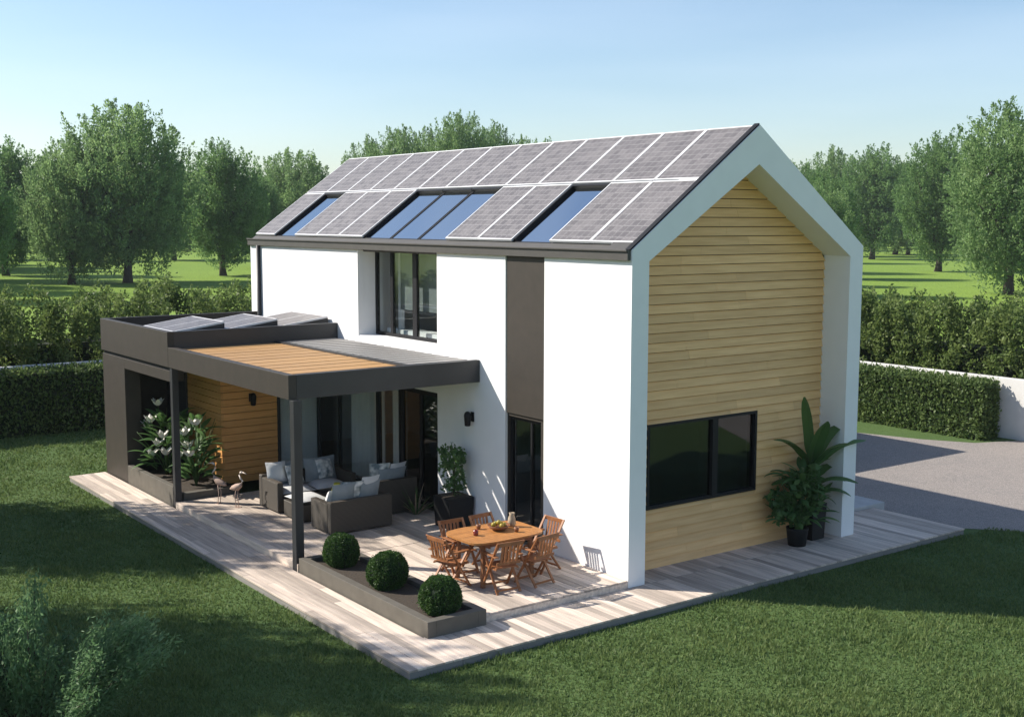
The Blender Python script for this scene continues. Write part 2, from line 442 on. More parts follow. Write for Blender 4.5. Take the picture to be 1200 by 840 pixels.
# reveals of the tall bay lie in the wall thickness; deeper white cheek behind it
mb = MB(); mb.box(-8.86, -8.723, T, .62, 3.38, 5.3).box(-5.597, -5.45, T, .62, 3.38, 5.3).box(-8.72, -5.6, .02, .62, 3.383, 3.40)
mb.build('window_reveal', 'plaster', house)
# white portal round the gable
out = [(0, -.02), (0, HE), (RY, HR), (W, HE), (W, -.02)]
inn = [(.36, -.02), (.36, 5.22), (RY, 6.80), (W - .36, 5.22), (W - .36, -.02)]
mb = MB()
for i in range(4):
    a, b, c, d = out[i], out[i + 1], inn[i + 1], inn[i]
    vs = [(-.6, a[0], a[1]), (-.6, b[0], b[1]), (-.6, c[0], c[1]), (-.6, d[0], d[1]), (0, a[0], a[1]), (0, b[0], b[1]), (0, c[0], c[1]), (0, d[0], d[1])]
    fs = [(3, 2, 1, 0), (4, 5, 6, 7), (0, 1, 5, 4), (2, 3, 7, 6)]
    if i == 0: fs.append((3, 0, 4, 7))
    if i == 3: fs.append((1, 2, 6, 5))
    mb.add(vs, fs)
mb.build('gable_frame', 'plaster', house)
# timber cladding of the gable: overlapping boards with a window opening
def inner_span(z):
    if z <= 5.22: return .36, W - .36
    t = (z - 5.22) / (6.80 - 5.22)
    return .36 + t * (RY - .36), W - .36 - t * (W - .36 - RY)
WY0, WY1, WZ0, WZ1 = .90, 3.56, 1.03, 2.48
mb = MB(); z = .0; bh = .16
while z < 6.78:
    zt = min(z + bh - .013, 6.79)
    cuts = [z, zt]
    lo = inner_span(z); hi = inner_span(zt)
    spans = []
    if zt <= WZ0 or z >= WZ1: spans = [(lo[0], lo[1], hi[0], hi[1], z, zt)]
    else:
        zz0, zz1 = z, zt
        spans = [(lo[0], WY0, hi[0], WY0, zz0, zz1), (WY1, lo[1], WY1, hi[1], zz0, zz1)]
        if z < WZ0: spans.append((WY0, WY1, WY0, WY1, z, WZ0))
        if zt > WZ1: spans.append((WY0, WY1, WY0, WY1, WZ1, zt))
    for a, b, c, d, q0, q1 in spans:
        if b - a < .02: continue
        xb = -.564; xt = -.598
        cutsy = [0.0, 1.0]
        if b - a > 1.6: cutsy = [0.0, rnd.uniform(.22, .78), 1.0]
        for t0, t1 in zip(cutsy[:-1], cutsy[1:]):
            e0 = 0 if t0 == 0 else .0018; e1 = 0 if t1 == 1 else .0018
            a2, b2, c2, d2 = a + (b - a) * t0 + e0, a + (b - a) * t1 - e1, c + (d - c) * t0 + e0, c + (d - c) * t1 - e1
            mb.hexa([(-.64, a2, q0), (xb, a2, q0), (xb, b2, q0), (-.64, b2, q0), (-.64, c2, q1), (xt, c2, q1), (xt, d2, q1), (-.64, d2, q1)])
    z += bh
mb.build('gable_cladding', 'clad', house)
mb = MB()
mb.box(-.80, -.641, T, WY0 - .03, 0, 5.2).box(-.80, -.641, WY1 + .03, W - T, 0, 5.2).box(-.80, -.641, WY0 - .03, WY1 + .03, 0, WZ0 - .03).box(-.80, -.641, WY0 - .03, WY1 + .03, WZ1 + .03, 5.2)
mb.add([(-.80, T, 5.2), (-.80, W - T, 5.2), (-.80, RY, 6.9), (-.641, T, 5.2), (-.641, W - T, 5.2), (-.641, RY, 6.9)], [(0, 2, 1), (3, 4, 5), (1, 2, 5, 4), (2, 0, 3, 5)])
mb.build('backing_wall', 'roofing', house)
# rooms
mb = MB(); mb.box(-L + T, -.8, T, W - T, 2.62, 2.94).box(-L + T, -.8, T, W - T, -.1, .11)
mb.build('floor_slab', 'floor_in', house)
mb = MB(); mb.box(-L + T, -3.9, 4.4, 4.5, .11, 2.62).box(-L + T, -3.9, 3.1, 3.2, 2.94, 5.3).box(-3.9, -3.8, T, W - T, .11, 2.62).box(-4.9, -4.8, T, W - T, 2.94, 5.3).box(-10.2, -10.1, T, 3.6, 2.94, 5.3)
mb.box(-L + T, -.8, T, W - T, 5.30, 5.34)
mb.build('inner_wall', 'wall_in', house)

def window(name, x0, x1, z0, z1, y, mull=(), fw=.06, glass='glass', dep=.07, frame='black', axis='y', label=None):
    """frame with mullions and panes; in plane y=const (axis 'y') or x=const (axis 'x')"""
    f = MB()
    def bx(m, a0, a1, b0, b1, c0, c1):
        if axis == 'y': m.box(a0, a1, b0, b1, c0, c1)
        else: m.box(b0, b1, a0, a1, c0, c1)
    bx(f, x0, x1, y, y + dep, z0, z0 + fw); bx(f, x0, x1, y, y + dep, z1 - fw, z1)
    bx(f, x0, x0 + fw, y, y + dep, z0 + fw, z1 - fw); bx(f, x1 - fw, x1, y, y + dep, z0 + fw, z1 - fw)
    for mx, mw in mull: bx(f, mx - mw / 2, mx + mw / 2, y, y + dep, z0 + fw, z1 - fw)
    fo = f.build(name, frame, house)
    edges = [x0 + fw] + [v for mx, mw in mull for v in (mx - mw / 2, mx + mw / 2)] + [x1 - fw]
    for i in range(0, len(edges), 2):
        p = MB(); bx(p, edges[i] + .002, edges[i + 1] - .002, y + dep * .35, y + dep * .35 + .012, z0 + fw + .002, z1 - fw - .002)
        p.build('pane', glass, fo)
    if label: fo['label'] = label
    return fo
window('window', -8.70, -5.62, 3.405, 5.275, .42, ((-8.02, .10), (-7.10, .16), (-6.12, .16)), fw=.07, glass='glass', label='tall upper window in three bays above the pergola')
window('window', WY0, WY1, WZ0, WZ1, -.66, ((2.50, .13),), fw=.05, glass='glass_dark', dep=.112, axis='x', label='wide black framed window in the timber gable')
window('sliding_door', -11.28, -7.22, .12, 2.48, .12, ((-9.9, .07), (-8.15, .13)), fw=.06, glass='glass')
window('glazed_door', -7.20, -5.63, .12, 2.48, .12, ((-6.42, .08),), fw=.10, glass='glass_dark')
window('terrace_door', -3.32, -2.36, .12, 2.36, .10, ((-2.70, .05),), fw=.06, glass='glass_dark', label='narrow dark door under the brown panel')
mb = MB(); mb.box(-2.36, -2.222, .05, .25, .12, 2.36).box(-3.346, -3.32, .05, .25, .12, 2.42).box(-3.32, -2.222, .05, .25, 2.36, 2.418); mb.build('door_frame', 'brown', house)
mb = MB(); mb.box(-3.335, -2.235, .02, .068, 2.42, 5.235); mb.build('brown_panel', 'brown', house)
# back side of the tall bay: curtains and a low dark sofa seen through the glass
def curtain(x0, x1, y, z0, z1, amp=.035, n=60):
    mb = MB(); a = []; b = []
    for i in range(n + 1):
        x = x0 + (x1 - x0) * i / n; yy = y + amp * math.sin(i * 1.15) + amp * .4 * math.sin(i * .37)
        a.append((x, yy, z0)); b.append((x, yy, z1))
    mb.strip(a, b)
    return mb
curtain(-9.82, -8.30, .40, .14, 2.5).build('curtain', 'curtain', house)
curtain(-8.02, -7.42, .42, .14, 2.5, n=30).build('curtain', 'curtain', house)
curtain(-8.3, -8.08, .75, 2.98, 5.25, n=12).build('curtain', 'curtain', house)
mb = MB(); mb.box(-7.95, -5.62, .60, .615, 3.98, 5.26); mb.build('added_grey_panel', 'pane_screen', house)  # added grey panel that gives the upper panes their pale tone
mb = MB(); mb.box(-8.6, -5.62, .64, 1.0, 2.95, 3.53); mb.build('added_sill_box', 'wall_in', house, bevel=.01)  # added white box, catches the sun as a bright strip along the sill
mb = MB(); mb.box(-7.0, -6.35, 1.6, 1.7, .12, 2.4).box(-6.2, -5.7, 1.1, 1.2, .12, 2.4); mb.build('inner_door', 'clad', house)
mb = MB(); mb.box(-8.6, -5.0, 2.3, 2.95, 2.95, 3.5).box(-8.6, -5.0, 2.85, 3.05, 2.95, 3.98); mb.build('indoor_sofa', 'sofa_in', house, bevel=.05)

# roof: both slopes, holes for the skylights, eaves fascia, verge
PX0, PP = -.13, 1.08
SKY = (2, 5, 6, 7, 11)
def rp(x, y, off=0.0):                       # point on the front slope, off = height above it
    n = Vector((0, -SL, 1)).normalized()
    return Vector((x, y, HE + SL * y)) + n * off
def slab(mb, x0, x1, y0, y1, o0, o1, mi=0):
    mb.hexa([rp(x0, y0, o0), rp(x1, y0, o0), rp(x1, y1, o0), rp(x0, y1, o0), rp(x0, y0, o1), rp(x1, y0, o1), rp(x1, y1, o1), rp(x0, y1, o1)], mi)
xs = [PX0 - PP * k for k in range(14)]
roof_mb = MB()
slab(roof_mb, -L, -.605, 1.55, RY, -.26, -.06)
slab(roof_mb, -L, -.605, 0.0, .14, -.26, -.06)
solid = []
for k in range(13):
    if k in SKY: continue
    x1 = min(xs[k], -.605); x0 = max(xs[k + 1], -L)
    slab(roof_mb, x0, x1, .14, 1.55, -.26, -.06)
roof_mb.hexa([(-L, RY, HR - .32), (-.605, RY, HR - .32), (-.605, W, HE - .32), (-L, W, HE - .32), (-L, RY, HR - .07), (-.605, RY, HR - .07), (-.605, W, HE - .07), (-L, W, HE - .07)])
roof = roof_mb.build('roof', 'roofing', house)
def solar(k, row):
    y0, y1 = (.15, 1.545) if row == 0 else (1.575, RY - .01)
    x1, x0 = xs[k] - .008, xs[k + 1] + .008
    f = MB(); b = .025
    slab(f, x0, x1, y0, y0 + b, -.03, .012); slab(f, x0, x1, y1 - b, y1, -.03, .012)
    slab(f, x0, x0 + b, y0 + b, y1 - b, -.03, .012); slab(f, x1 - b, x1, y0 + b, y1 - b, -.03, .012)
    slab(f, x0 + b, x1 - b, y0 + b, y1 - b, -.03, .004, 1)
    f.build('solar_panel', ['frame_white', 'cells'], roof)
for k in range(13):
    solar(k, 1)
    if k not in SKY: solar(k, 0)
def skylight(k):
    x1, x0 = xs[k] - .01, xs[k + 1] + .01
    f = MB(); b = .05
    slab(f, x0, x1, .14, .18, -.20, -.055, 0); slab(f, x0, x1, 1.50, 1.55, -.20, .004)
    slab(f, x0, x0 + b, .18, 1.50, -.20, -.05 if (k + 1) in SKY else .0); slab(f, x1 - .02, x1, .18, 1.50, -.20, -.05)
    fo = f.build('skylight', 'black', house)
    p = MB(); slab(p, x0 + b + .002, x1 - .022, .182, 1.498, -.075, -.06); p.build('pane', 'sky_glass', fo)
for k in SKY: skylight(k)
mb = MB(); mb.box(-L - .02, -.03, -.07, -.004, 5.235, 5.40).box(-L - .02, -.03, -.10, -.0705, 5.375, 5.405)
slab(mb, -L - .02, -.61, -.06, .135, -.05, -.035); slab(mb, -.608, -.13, -.06, .146, .003, .012)
mb.build('gutter', 'fascia', house, bevel=.008)
mb = MB(); slab(mb, -.128, -.02, -.02, RY + .01, .002, .03); mb.build('verge_shade_strip', 'black', house)  # black strip standing for the shaded gap between panels and white verge
mb = MB(); mb.tube([(-13.62, -.05, 5.24), (-13.62, -.05, .2)], .05, 10); mb.build('downspout', 'anthracite', house)

# unseen flat roofed wing behind the house, added for the shadow across the drive
mb = MB(); mb.box(-12.5, -6.8, W + .01, 12.45, G, 2.9)
wing = tag(mb.build('garage', 'plaster'), 'unseen low white flat roofed garage behind the house, inferred from a shadow on the driveway', 'garage')
mb = MB(); mb.box(-12.56, -6.74, W + .01, 12.51, 2.9, 3.05); mb.build('roof', 'fascia', wing)
mb = MB(); mb.box(-6.798, -6.75, 8.6, 11.6, G, 2.2); mb.build('door', 'anthracite', wing)

# ------------------------------------------------------------------ annex with planted loggia
annex = empty('annex', (0, 0, 0), 0, 'dark brown flat roofed annex with planted loggia left of the pergola', 'annex')
AX0, AX1, AY = -13.9, -9.65, -3.85
mb = MB()
mb.box(AX0, -12.42, AY, AY + .35, G, 2.80).box(-12.42, AX1 + .0, AY, AY + .30, 2.58, 2.80)
mb.box(AX0, AX0 + .3, AY + .35, -.005, G, 2.80)
mb.build('wall', 'brown', annex, bevel=.006)
mb = MB(); mb.box(AX0, AX1, AY - .03, AY + .10, 2.88, 3.60).box(AX0 - .0, AX0 + .12, AY + .10, -.005, 2.88, 3.60)
mb.build('fascia', 'brown', annex, bevel=.006)
mb = MB(); mb.box(AX1 - .12, AX1 - .003, AY + .102, -.005, 2.88, 3.598); mb.build('parapet', 'anthracite', annex)
mb = MB(); mb.box(AX0 + .12, AX1 - .12, AY + .10, -.005, 2.82, 3.36).box(AX0 + .02, AX1 - .02, AY + .03, -.005, 2.80, 2.88)
mb.build('roof', 'black', annex)
mb = MB(); mb.box(-9.63, -9.50, AY - .01, AY + .12, -.03, 2.88); mb.build('post', 'anthracite', annex, bevel=.006)
mb = MB(); mb.box(-12.42, -9.68, AY, AY + .12, G, .40).box(-9.72, -9.55, AY + .18, -2.45, .09, .26); mb.build('sill', 'planter', annex, bevel=.006)
mb = MB(); mb.box(-12.42, -9.72, AY + .12, -2.45, .05, .22); mb.build('soil', 'soil', annex)
# boarded inner volume
mb = MB(); z = .12
while z < 2.79:
    zt = min(z + .155, 2.80)
    mb.box(-12.4, -10.5, -2.42, -2.36, z, zt - .012); mb.box(-10.56, -10.5, -2.36, -1.10, z, zt - .012)
    z += .155
mb.build('timber_wall', 'clad_orange', annex)
mb = MB(); mb.box(-12.4, -10.56, -2.36, -.30, .1, 2.80); mb.box(-13.6, -12.4, -2.46, -2.36, .1, 2.8); mb.build('inner_wall', 'roofing', annex)
fw_ = MB(); fw_.box(-10.56, -10.5, -1.09, -1.02, .12, 2.8).box(-10.56, -10.5, -.08, -.01, .12, 2.8).box(-10.56, -10.5, -1.02, -.08, .12, .2).box(-10.56, -10.5, -1.02, -.08, 2.7, 2.8)
fo = fw_.build('window', 'anthracite', annex)
p = MB(); p.box(-10.54, -10.52, -1.018, -.082, .202, 2.698); p.build('pane', 'glass', fo)
mb = curtain(-1.0, -.1, 0, .2, 2.7, .02, 24); mb.v = [(-10.558 + v[1] * .0 - .0, v[0], v[2]) if False else (-10.553 + v[1] * .1, v[0], v[2]) for v in mb.v]; mb.build('pane_screen', 'curtain', annex)
for i, y0 in enumerate((-3.62, -2.40, -1.18)):
    f = MB(); x0, x1, y1 = -11.75, -10.0, y0 + 1.12; zl, zh = 3.53, 3.69
    def q(x, y, o): return (x, y - .19 * o, zl + (zh - zl) * (y - y0) / (y1 - y0) + o)
    def pl(a, b, c, d, o0, o1, mi): f.hexa([q(a, c, o0), q(b, c, o0), q(b, d, o0), q(a, d, o0), q(a, c, o1), q(b, c, o1), q(b, d, o1), q(a, d, o1)], mi)
    pl(x0, x1, y0, y0 + .03, 0, .04, 0); pl(x0, x1, y1 - .03, y1, 0, .04, 0); pl(x0, x0 + .03, y0 + .03, y1 - .03, 0, .04, 0); pl(x1 - .03, x1, y0 + .03, y1 - .03, 0, .04, 0)
    xm = (x0 + x1) / 2
    pl(x0 + .03, xm - .012, y0 + .03, y1 - .03, 0, .034, 1); pl(xm + .012, x1 - .03, y0 + .03, y1 - .03, 0, .034, 1); pl(xm - .012, xm + .012, y0 + .03, y1 - .03, 0, .036, 0)
    f.build('solar_panel', ['frame_white', 'cells'], annex)
    l = MB(); l.hexa([(x0, y0, 3.362), (x1, y0, 3.362), (x1, y1, 3.362), (x0, y1, 3.362), (x0, y0, zl - .002), (x1, y0, zl - .002), (x1, y1, zh - .002), (x0, y1, zh - .002)])
    l.build('mount', 'anthracite', annex)

# ------------------------------------------------------------------ pergola
perg = empty('pergola', (-4.1, -3.8, 0), 0, 'anthracite pergola with orange slatted roof over the terrace', 'pergola')
perg.location = (0, 0, 0)
mb = MB(); mb.box(AX1 + .002, -4.15, AY - .028, AY + .12, 2.88, 3.29); mb.build('side_beam', 'brown', perg, bevel=.006)
mb = MB(); mb.box(-4.27, -4.148, AY + .122, -.005, 2.88, 3.29); mb.box(-4.27, -4.15, AY + .122 - .001, AY + .122, 2.9, 3.2); mb.build('end_beam', 'anthracite', perg, bevel=.006)
mb = MB(); mb.box(AX1 + .004, -4.272, -1.522, -1.412, 2.95, 3.285).box(AX1 + .004, -4.272, -.10, -.006, 2.95, 3.25); mb.build('joist', 'anthracite', perg)
mb = MB(); mb.box(-4.14, -3.99, AY - .02, AY + .13, -.02, 2.88); mb.build('post', 'anthracite', perg, bevel=.006)
slats = MB(); x = AX1 + .05
while x < -4.35:
    xe = min(x + .405, -4.285)
    nb = 3
    for j in range(nb):
        a = x + (xe - x) * j / nb; b = x + (xe - x) * (j + 1) / nb - .006
        slats.box(a, b, AY + .125, -1.525, 3.236, 3.25)
    x += .46
slats.build('roof_slats', 'slat_orange', perg)
lv = MB(); x = AX1 + .06
while x < -4.42:
    lv.hexa([(x, -1.41, 3.245), (x + .30, -1.41, 3.252), (x + .30, -.105, 3.252), (x, -.105, 3.245), (x, -1.41, 3.273), (x + .30, -1.41, 3.280), (x + .30, -.105, 3.280), (x, -.105, 3.273)])
    x += .305
lv.build('louvres', 'louvre_grey', perg)

# wall lamps
def sconce(loc, rz, label):
    t = empty('wall_lamp', loc, rz, label, 'lamp', 'wall lamps on the terrace')
    b = MB(); b.box(-.05, .05, -.018, 0, -.09, .09); b.build('bracket', 'black', t, bevel=.004)
    h = MB(); h.tube([(0, -.018, .02), (0, -.09, .06), (0, -.12, .05)], .014, 8)
    h.lathe([(.03, -.17), (.055, -.16), (.07, .04), (.05, .09), (.02, .11)], 14, (0, -.12, 0)); h.build('lamp_shade', 'black', t)
sconce((-4.38, -.002, 2.2), 0, 'black lamp on the shaded white wall above the potted tree')
sconce((-10.498, -1.72, 1.98), R(90), 'dark lamp on the orange timber wall')

# ------------------------------------------------------------------ planter with box balls
pl = empty('planter_box', (-1.9, -3.36, 0), 0, 'long low brown planter holding three clipped balls', 'planter')
mb = MB(); x0, x1, y0, y1 = -2.02, 2.0, -.5, .51; w = .14; zb = G - .02; zt = .235
mb.box(x0, x1, y0, y0 + w, -.02, zt).box(x0, x1, y1 - w, y1, -.02, zt).box(x0, x0 + w, y0 + w, y1 - w, -.02, zt).box(x1 - w, x1, y0 + w, y1 - w, -.02, zt)
mb.build('rim', 'planter', pl, bevel=.006)
mb = MB(); mb.box(x0 + w, x1 - w, y0 + w, y1 - w, 0, .17); mb.build('soil', 'soil', pl)
rng = np.random.default_rng(11)
def ball(loc, r, label, seed):
    rg = np.random.default_rng(seed)
    t = empty('boxwood_ball', loc, 0, label, 'shrub', 'clipped balls in the planter')
    mb = MB(); prof = [(max(.02, r * .93 * math.sin(math.pi * i / 12)), r * .98 - r * .93 * math.cos(math.pi * i / 12)) for i in range(13)]
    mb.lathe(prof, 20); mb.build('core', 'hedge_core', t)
    n = 9000; d = rg.normal(0, 1, (n, 3)); d /= np.linalg.norm(d, axis=1, keepdims=True)
    k = 1 + .05 * np.sin(d[:, 0] * 5 + seed * 1.7) * np.sin(d[:, 2] * 4 + seed) + .035 * np.sin(d[:, 1] * 11 + seed) * np.sin(d[:, 0] * 9) + (rg.uniform(0, 1, n) > .985) * rg.uniform(.02, .13, n)
    P = d * (r * k * rg.uniform(.93, 1.0, n))[:, None] + [0, 0, r * .98]
    quads_object('foliage', leaves(P, d, .034, rg, .8, .55), 'leaf_box', t)
ball((-3.36, -3.36, .10), .31, 'clipped ball next to the pergola post', 1)
ball((-1.86, -3.36, .10), .325, 'clipped ball in the middle of the planter', 2)
ball((-.35, -3.36, .10), .315, 'clipped ball nearest the dining table end of the planter', 3)

# ------------------------------------------------------------------ potted plants
def pot_square(t, w, h, taper=.9, z=0):
    mb = MB(); a = w / 2 * taper; b = w / 2
    mb.hexa([(-a, -a, z), (a, -a, z), (a, a, z), (-a, a, z), (-b, -b, z + h), (b, -b, z + h), (b, b, z + h), (-b, b, z + h)])
    k = b - .03
    o = mb.build('pot', 'pot_black', t, bevel=.008)
    s = MB(); s.box(-k, k, -k, k, z + h, z + h + .012); s.build('soil', 'soil', t)
def bush_leaves(rg, n, c, rad, size, up=.3, aspect=.5, jit=.9, clumps=14):
    c = np.array(c); rad = np.array(rad)
    ctr = rg.normal(0, 1, (clumps, 3)); ctr /= np.linalg.norm(ctr, axis=1, keepdims=True); ctr *= rg.uniform(.25, .78, (clumps, 1))
    idx = rg.integers(0, clumps, n)
    d = rg.normal(0, 1, (n, 3)); d /= np.linalg.norm(d, axis=1, keepdims=True)
    rel = ctr[idx] + d * rg.uniform(.1, .34, (n, 1))
    P = c + rel * rad
    ax = rel / (np.linalg.norm(rel, axis=1, keepdims=True) + 1e-6) + [0, 0, up]
    return leaves(P, ax, size, rg, jit, aspect)

t = empty('potted_tree', (-4.55, -.33, .12), 0, 'small leafy tree in a square black planter against the white wall', 'plant')
pot_square(t, .56, .58)
mb = MB(); mb.tube([(0, 0, .55), (.02, .01, .95), (0, 0, 1.25)], [.025, .02, .012], 8); mb.tube([(.01, 0, .9), (-.12, .05, 1.25)], [.012, .006], 6); mb.tube([(.01, 0, .9), (.14, -.05, 1.2)], [.012, .006], 6)
mb.build('stem', 'bark', t)
rg = np.random.default_rng(21)
quads_object('foliage', np.concatenate([bush_leaves(rg, 900, (0, 0, 1.18), (.34, .34, .62), .085, .2, .55), bush_leaves(rg, 250, (0, 0, .74), (.28, .28, .16), .07)]), 'leaf_pot', t)

def big_leaf(mb, base, az, tilt, length, width, droop=.35, n=9, blunt=False):
    """one long arching leaf with a folded midrib"""
    left = []; mid = []; right = []
    p = Vector(base); el = tilt
    st = length / (n - 1)
    side = Vector((-math.sin(az), math.cos(az), 0))
    for i in range(n):
        u = i / (n - 1)
        w = width * (math.sin(math.pi * min(1, .06 + u * .94)) ** .75) * (1 - .35 * u) * .5
        if blunt: w = width * min(1, (u * 3.2 + .12)) * math.sqrt(max(0.0, 1 - max(0, (u - .62) / .385) ** 2)) * .5
        fwd = Vector((math.cos(az) * math.cos(el), math.sin(az) * math.cos(el), math.sin(el)))
        nrm = side.cross(fwd).normalized() * -1
        left.append(p + side * w - nrm * w * .35); right.append(p - side * w - nrm * w * .35); mid.append(p.copy())
        p = p + fwd * st; el -= droop / (n - 1)
    mb.strip(left, mid); mb.strip(mid, right)

t = empty('banana_plant', (-.30, 4.82, 0), 0, 'tall plant with long broad leaves in a black pot by the gable', 'plant')
mb = MB(); mb.hexa([(-.17, -.17, 0), (.17, -.17, 0), (.17, .17, 0), (-.17, .17, 0), (-.2, -.2, .68), (.2, -.2, .68), (.2, .2, .68), (-.2, .2, .68)]); mb.build('pot', 'pot_black', t, bevel=.008)
mb = MB(); mb.box(-.17, .17, -.17, .17, .68, .69); mb.build('soil', 'soil', t)
mb = MB(); mb.tube([(0, 0, .66), (0, -.04, 1.2), (0, -.06, 1.6)], [.05, .045, .03], 8); mb.tube([(.06, .05, .66), (.08, .08, 1.3)], [.03, .02], 6); mb.build('stem', 'leaf_pot', t)
mb = MB()
for az, tl, ln, wd, dr, bz in ((-92, 66, 1.30, .26, 1.25, 1.30), (-75, 84, 1.40, .21, .35, 1.35), (84, 72, 1.35, .30, 1.10, 1.35), (70, 60, 1.35, .28, 1.30, 1.25), (98, 48, 1.05, .26, 1.4, 1.05),
                               (8, 72, 1.15, .27, 1.3, 1.25), (-45, 60, 1.05, .26, 1.5, 1.15), (130, 62, .9, .24, 1.3, 1.15), (35, 50, .95, .25, 1.5, .95), (-105, 48, .95, .25, 1.5, .95), (-25, 80, 1.2, .27, .8, 1.3), (55, 42, .85, .24, 1.6, .8)):
    big_leaf(mb, (0, -.05, bz), R(az), R(tl), ln, wd, dr, 14, True)
mb.build('foliage', 'leaf_pot', t)
t = empty('potted_shrub', (-.12, 4.22, 0), 0, 'bushy green shrub in a low round black pot beneath the gable window end', 'plant')
mb = MB(); mb.lathe([(.16, 0), (.20, .30), (.205, .33), (.18, .33), (.17, .30)], 22); mb.build('pot', 'pot_black', t)
mb = MB()
for k in range(12):
    a = k * 2.4; mb.tube([(.03 * math.cos(a), .03 * math.sin(a), .29), (.18 * math.cos(a), .18 * math.sin(a), .8), (.34 * math.cos(a), .40 * math.sin(a), 1.15 + .15 * math.sin(k * 3))], [.012, .008, .004], 5)
mb.build('stem', 'leaf_pot', t)
rg = np.random.default_rng(31)
quads_object('foliage', np.concatenate([bush_leaves(rg, 800, (0, .0, .92), (.50, .70, .66), .15, .1, .55, 1.0, 17), bush_leaves(rg, 350, (.05, .42, 1.0), (.44, .40, .52), .15, .1, .55, 1.0, 9), bush_leaves(rg, 420, (0, 0, .52), (.36, .36, .26), .10)]), 'leaf_pot', t)

mb = MB(); r = random.Random(77)
for k in range(75):
    a = r.uniform(0, 6.28); s = r.uniform(.05, .62); z = r.uniform(.45, 1.45) - .25 * s
    big_leaf(mb, (s * .6 * math.cos(a), s * .95 * math.sin(a) + .05, z), a + r.uniform(-.5, .5), R(r.uniform(10, 65)), r.uniform(.28, .48), r.uniform(.10, .17), r.uniform(.7, 1.5), 8)
mb.build('foliage', 'leaf_pot', t)

def flowering(loc, h, seed, label, blooms, spread=.5):
    rg = np.random.default_rng(seed)
    t = empty('flowering_plant', loc, 0, label, 'plant', 'white flowering plants in the loggia')
    mb = MB(); r = random.Random(seed)
    for k in range(13):
        a = k * 2.4 + .3; s = spread * r.uniform(.35, 1); hh = h * r.uniform(.5, .95)
        mb.tube([(0, 0, 0), (s * .4 * math.cos(a), s * .4 * math.sin(a), hh * .5), (s * math.cos(a), s * math.sin(a), hh)], [.012, .009, .004], 5)
    mb.build('stem', 'leaf_pot', t)
    mb = MB()
    for k in range(84):
        a = r.uniform(0, 6.28); s = spread * r.uniform(.1, .9); z = h * r.uniform(.08, .84)
        big_leaf(mb, (s * .6 * math.cos(a), s * .6 * math.sin(a), z), a + r.uniform(-.6, .6), R(r.uniform(15, 70)), r.uniform(.30, .56), r.uniform(.12, .19), r.uniform(.6, 1.3), 7)
    mb.build('foliage', 'leaf_pot', t)
    for (x, y, z) in blooms:
        f = MB(); f.tube([(x * .7, y * .7, z - .3), (x, y, z)], .006, 5, 1)
        for k in range(5):
            big_leaf(f, (x, y, z), k * 1.257 + x * 9, R(58), .23, .16, .5, 6)
        f.build('flower', ['petal', 'leaf_pot'], t)
flowering((-11.75, -3.2, .22), 1.6, 41, 'white flowering plant seen through the annex opening left of its post', ((-.45, 0, 1.50), (-.62, -.2, 1.0), (-.1, -.3, 1.2), (.2, -.25, .7), (-.05, -.3, .45), (.5, -.2, .55), (.35, -.2, .9)), .75)
flowering((-10.25, -3.12, .22), 1.72, 43, 'white flowering plant on the terrace side of the annex post', ((.42, -.15, 1.38), (.15, -.3, 1.15), (.05, -.2, .85), (-.15, -.2, 1.1), (.3, -.25, .72), (-.3, -.25, .6)), .55)

t = empty('spiky_plant', (-5.75, -.42, .12), 0, 'low clump of dark and pale stalks on the floor beside the black planter', 'plant')
mb = MB(); md = MB(); r = random.Random(4)
for k in range(34):
    a = r.uniform(0, 6.28)
    big_leaf(mb if k % 3 else md, (.05 * math.cos(a), .05 * math.sin(a), .0), a, R(r.uniform(35, 85)), r.uniform(.35, .75), .035, .5, 6)
mb.build('foliage', 'leaf_pot', t); md.build('dry_leaves', 'dry', t)

# heron ornaments
def heron(loc, rz, h, label):
    t = empty('heron_ornament', loc, rz, label, 'ornament', 'bird ornaments on the terrace')
    b = MB(); b.tube([(-.20, 0, h * .46), (-.12, 0, h * .50), (0, 0, h * .54), (.09, 0, h * .60), (.12, 0, h * .66)], [.012, .05, .075, .05, .02], 10); b.build('body', 'heron', t)
    n = MB(); n.tube([(.11, 0, h * .64), (.16, 0, h * .72), (.10, 0, h * .80), (.07, 0, h * .88), (.11, 0, h * .95), (.16, 0, h * .965)], [.024, .018, .016, .016, .022, .020], 8)
    n.tube([(.17, 0, h * .962), (.29, 0, h * .93)], [.012, .002], 6); n.build('neck', 'heron_white', t)
    for s in (-1, 1):
        l = MB(); l.tube([(.0, .03 * s, h * .50), (-.03, .035 * s, h * .27), (.0, .035 * s, .01)], [.010, .008, .007], 6); l.box(-.03, .07, .035 * s - .02, .035 * s + .02, 0, .012); l.build('leg', 'heron', t)
heron((-8.85, -3.2, .12), R(205), .86, 'pale bird ornament standing closer to the annex post')
heron((-8.35, -3.02, .12), R(20), .76, 'pale bird ornament standing nearer the sofas')

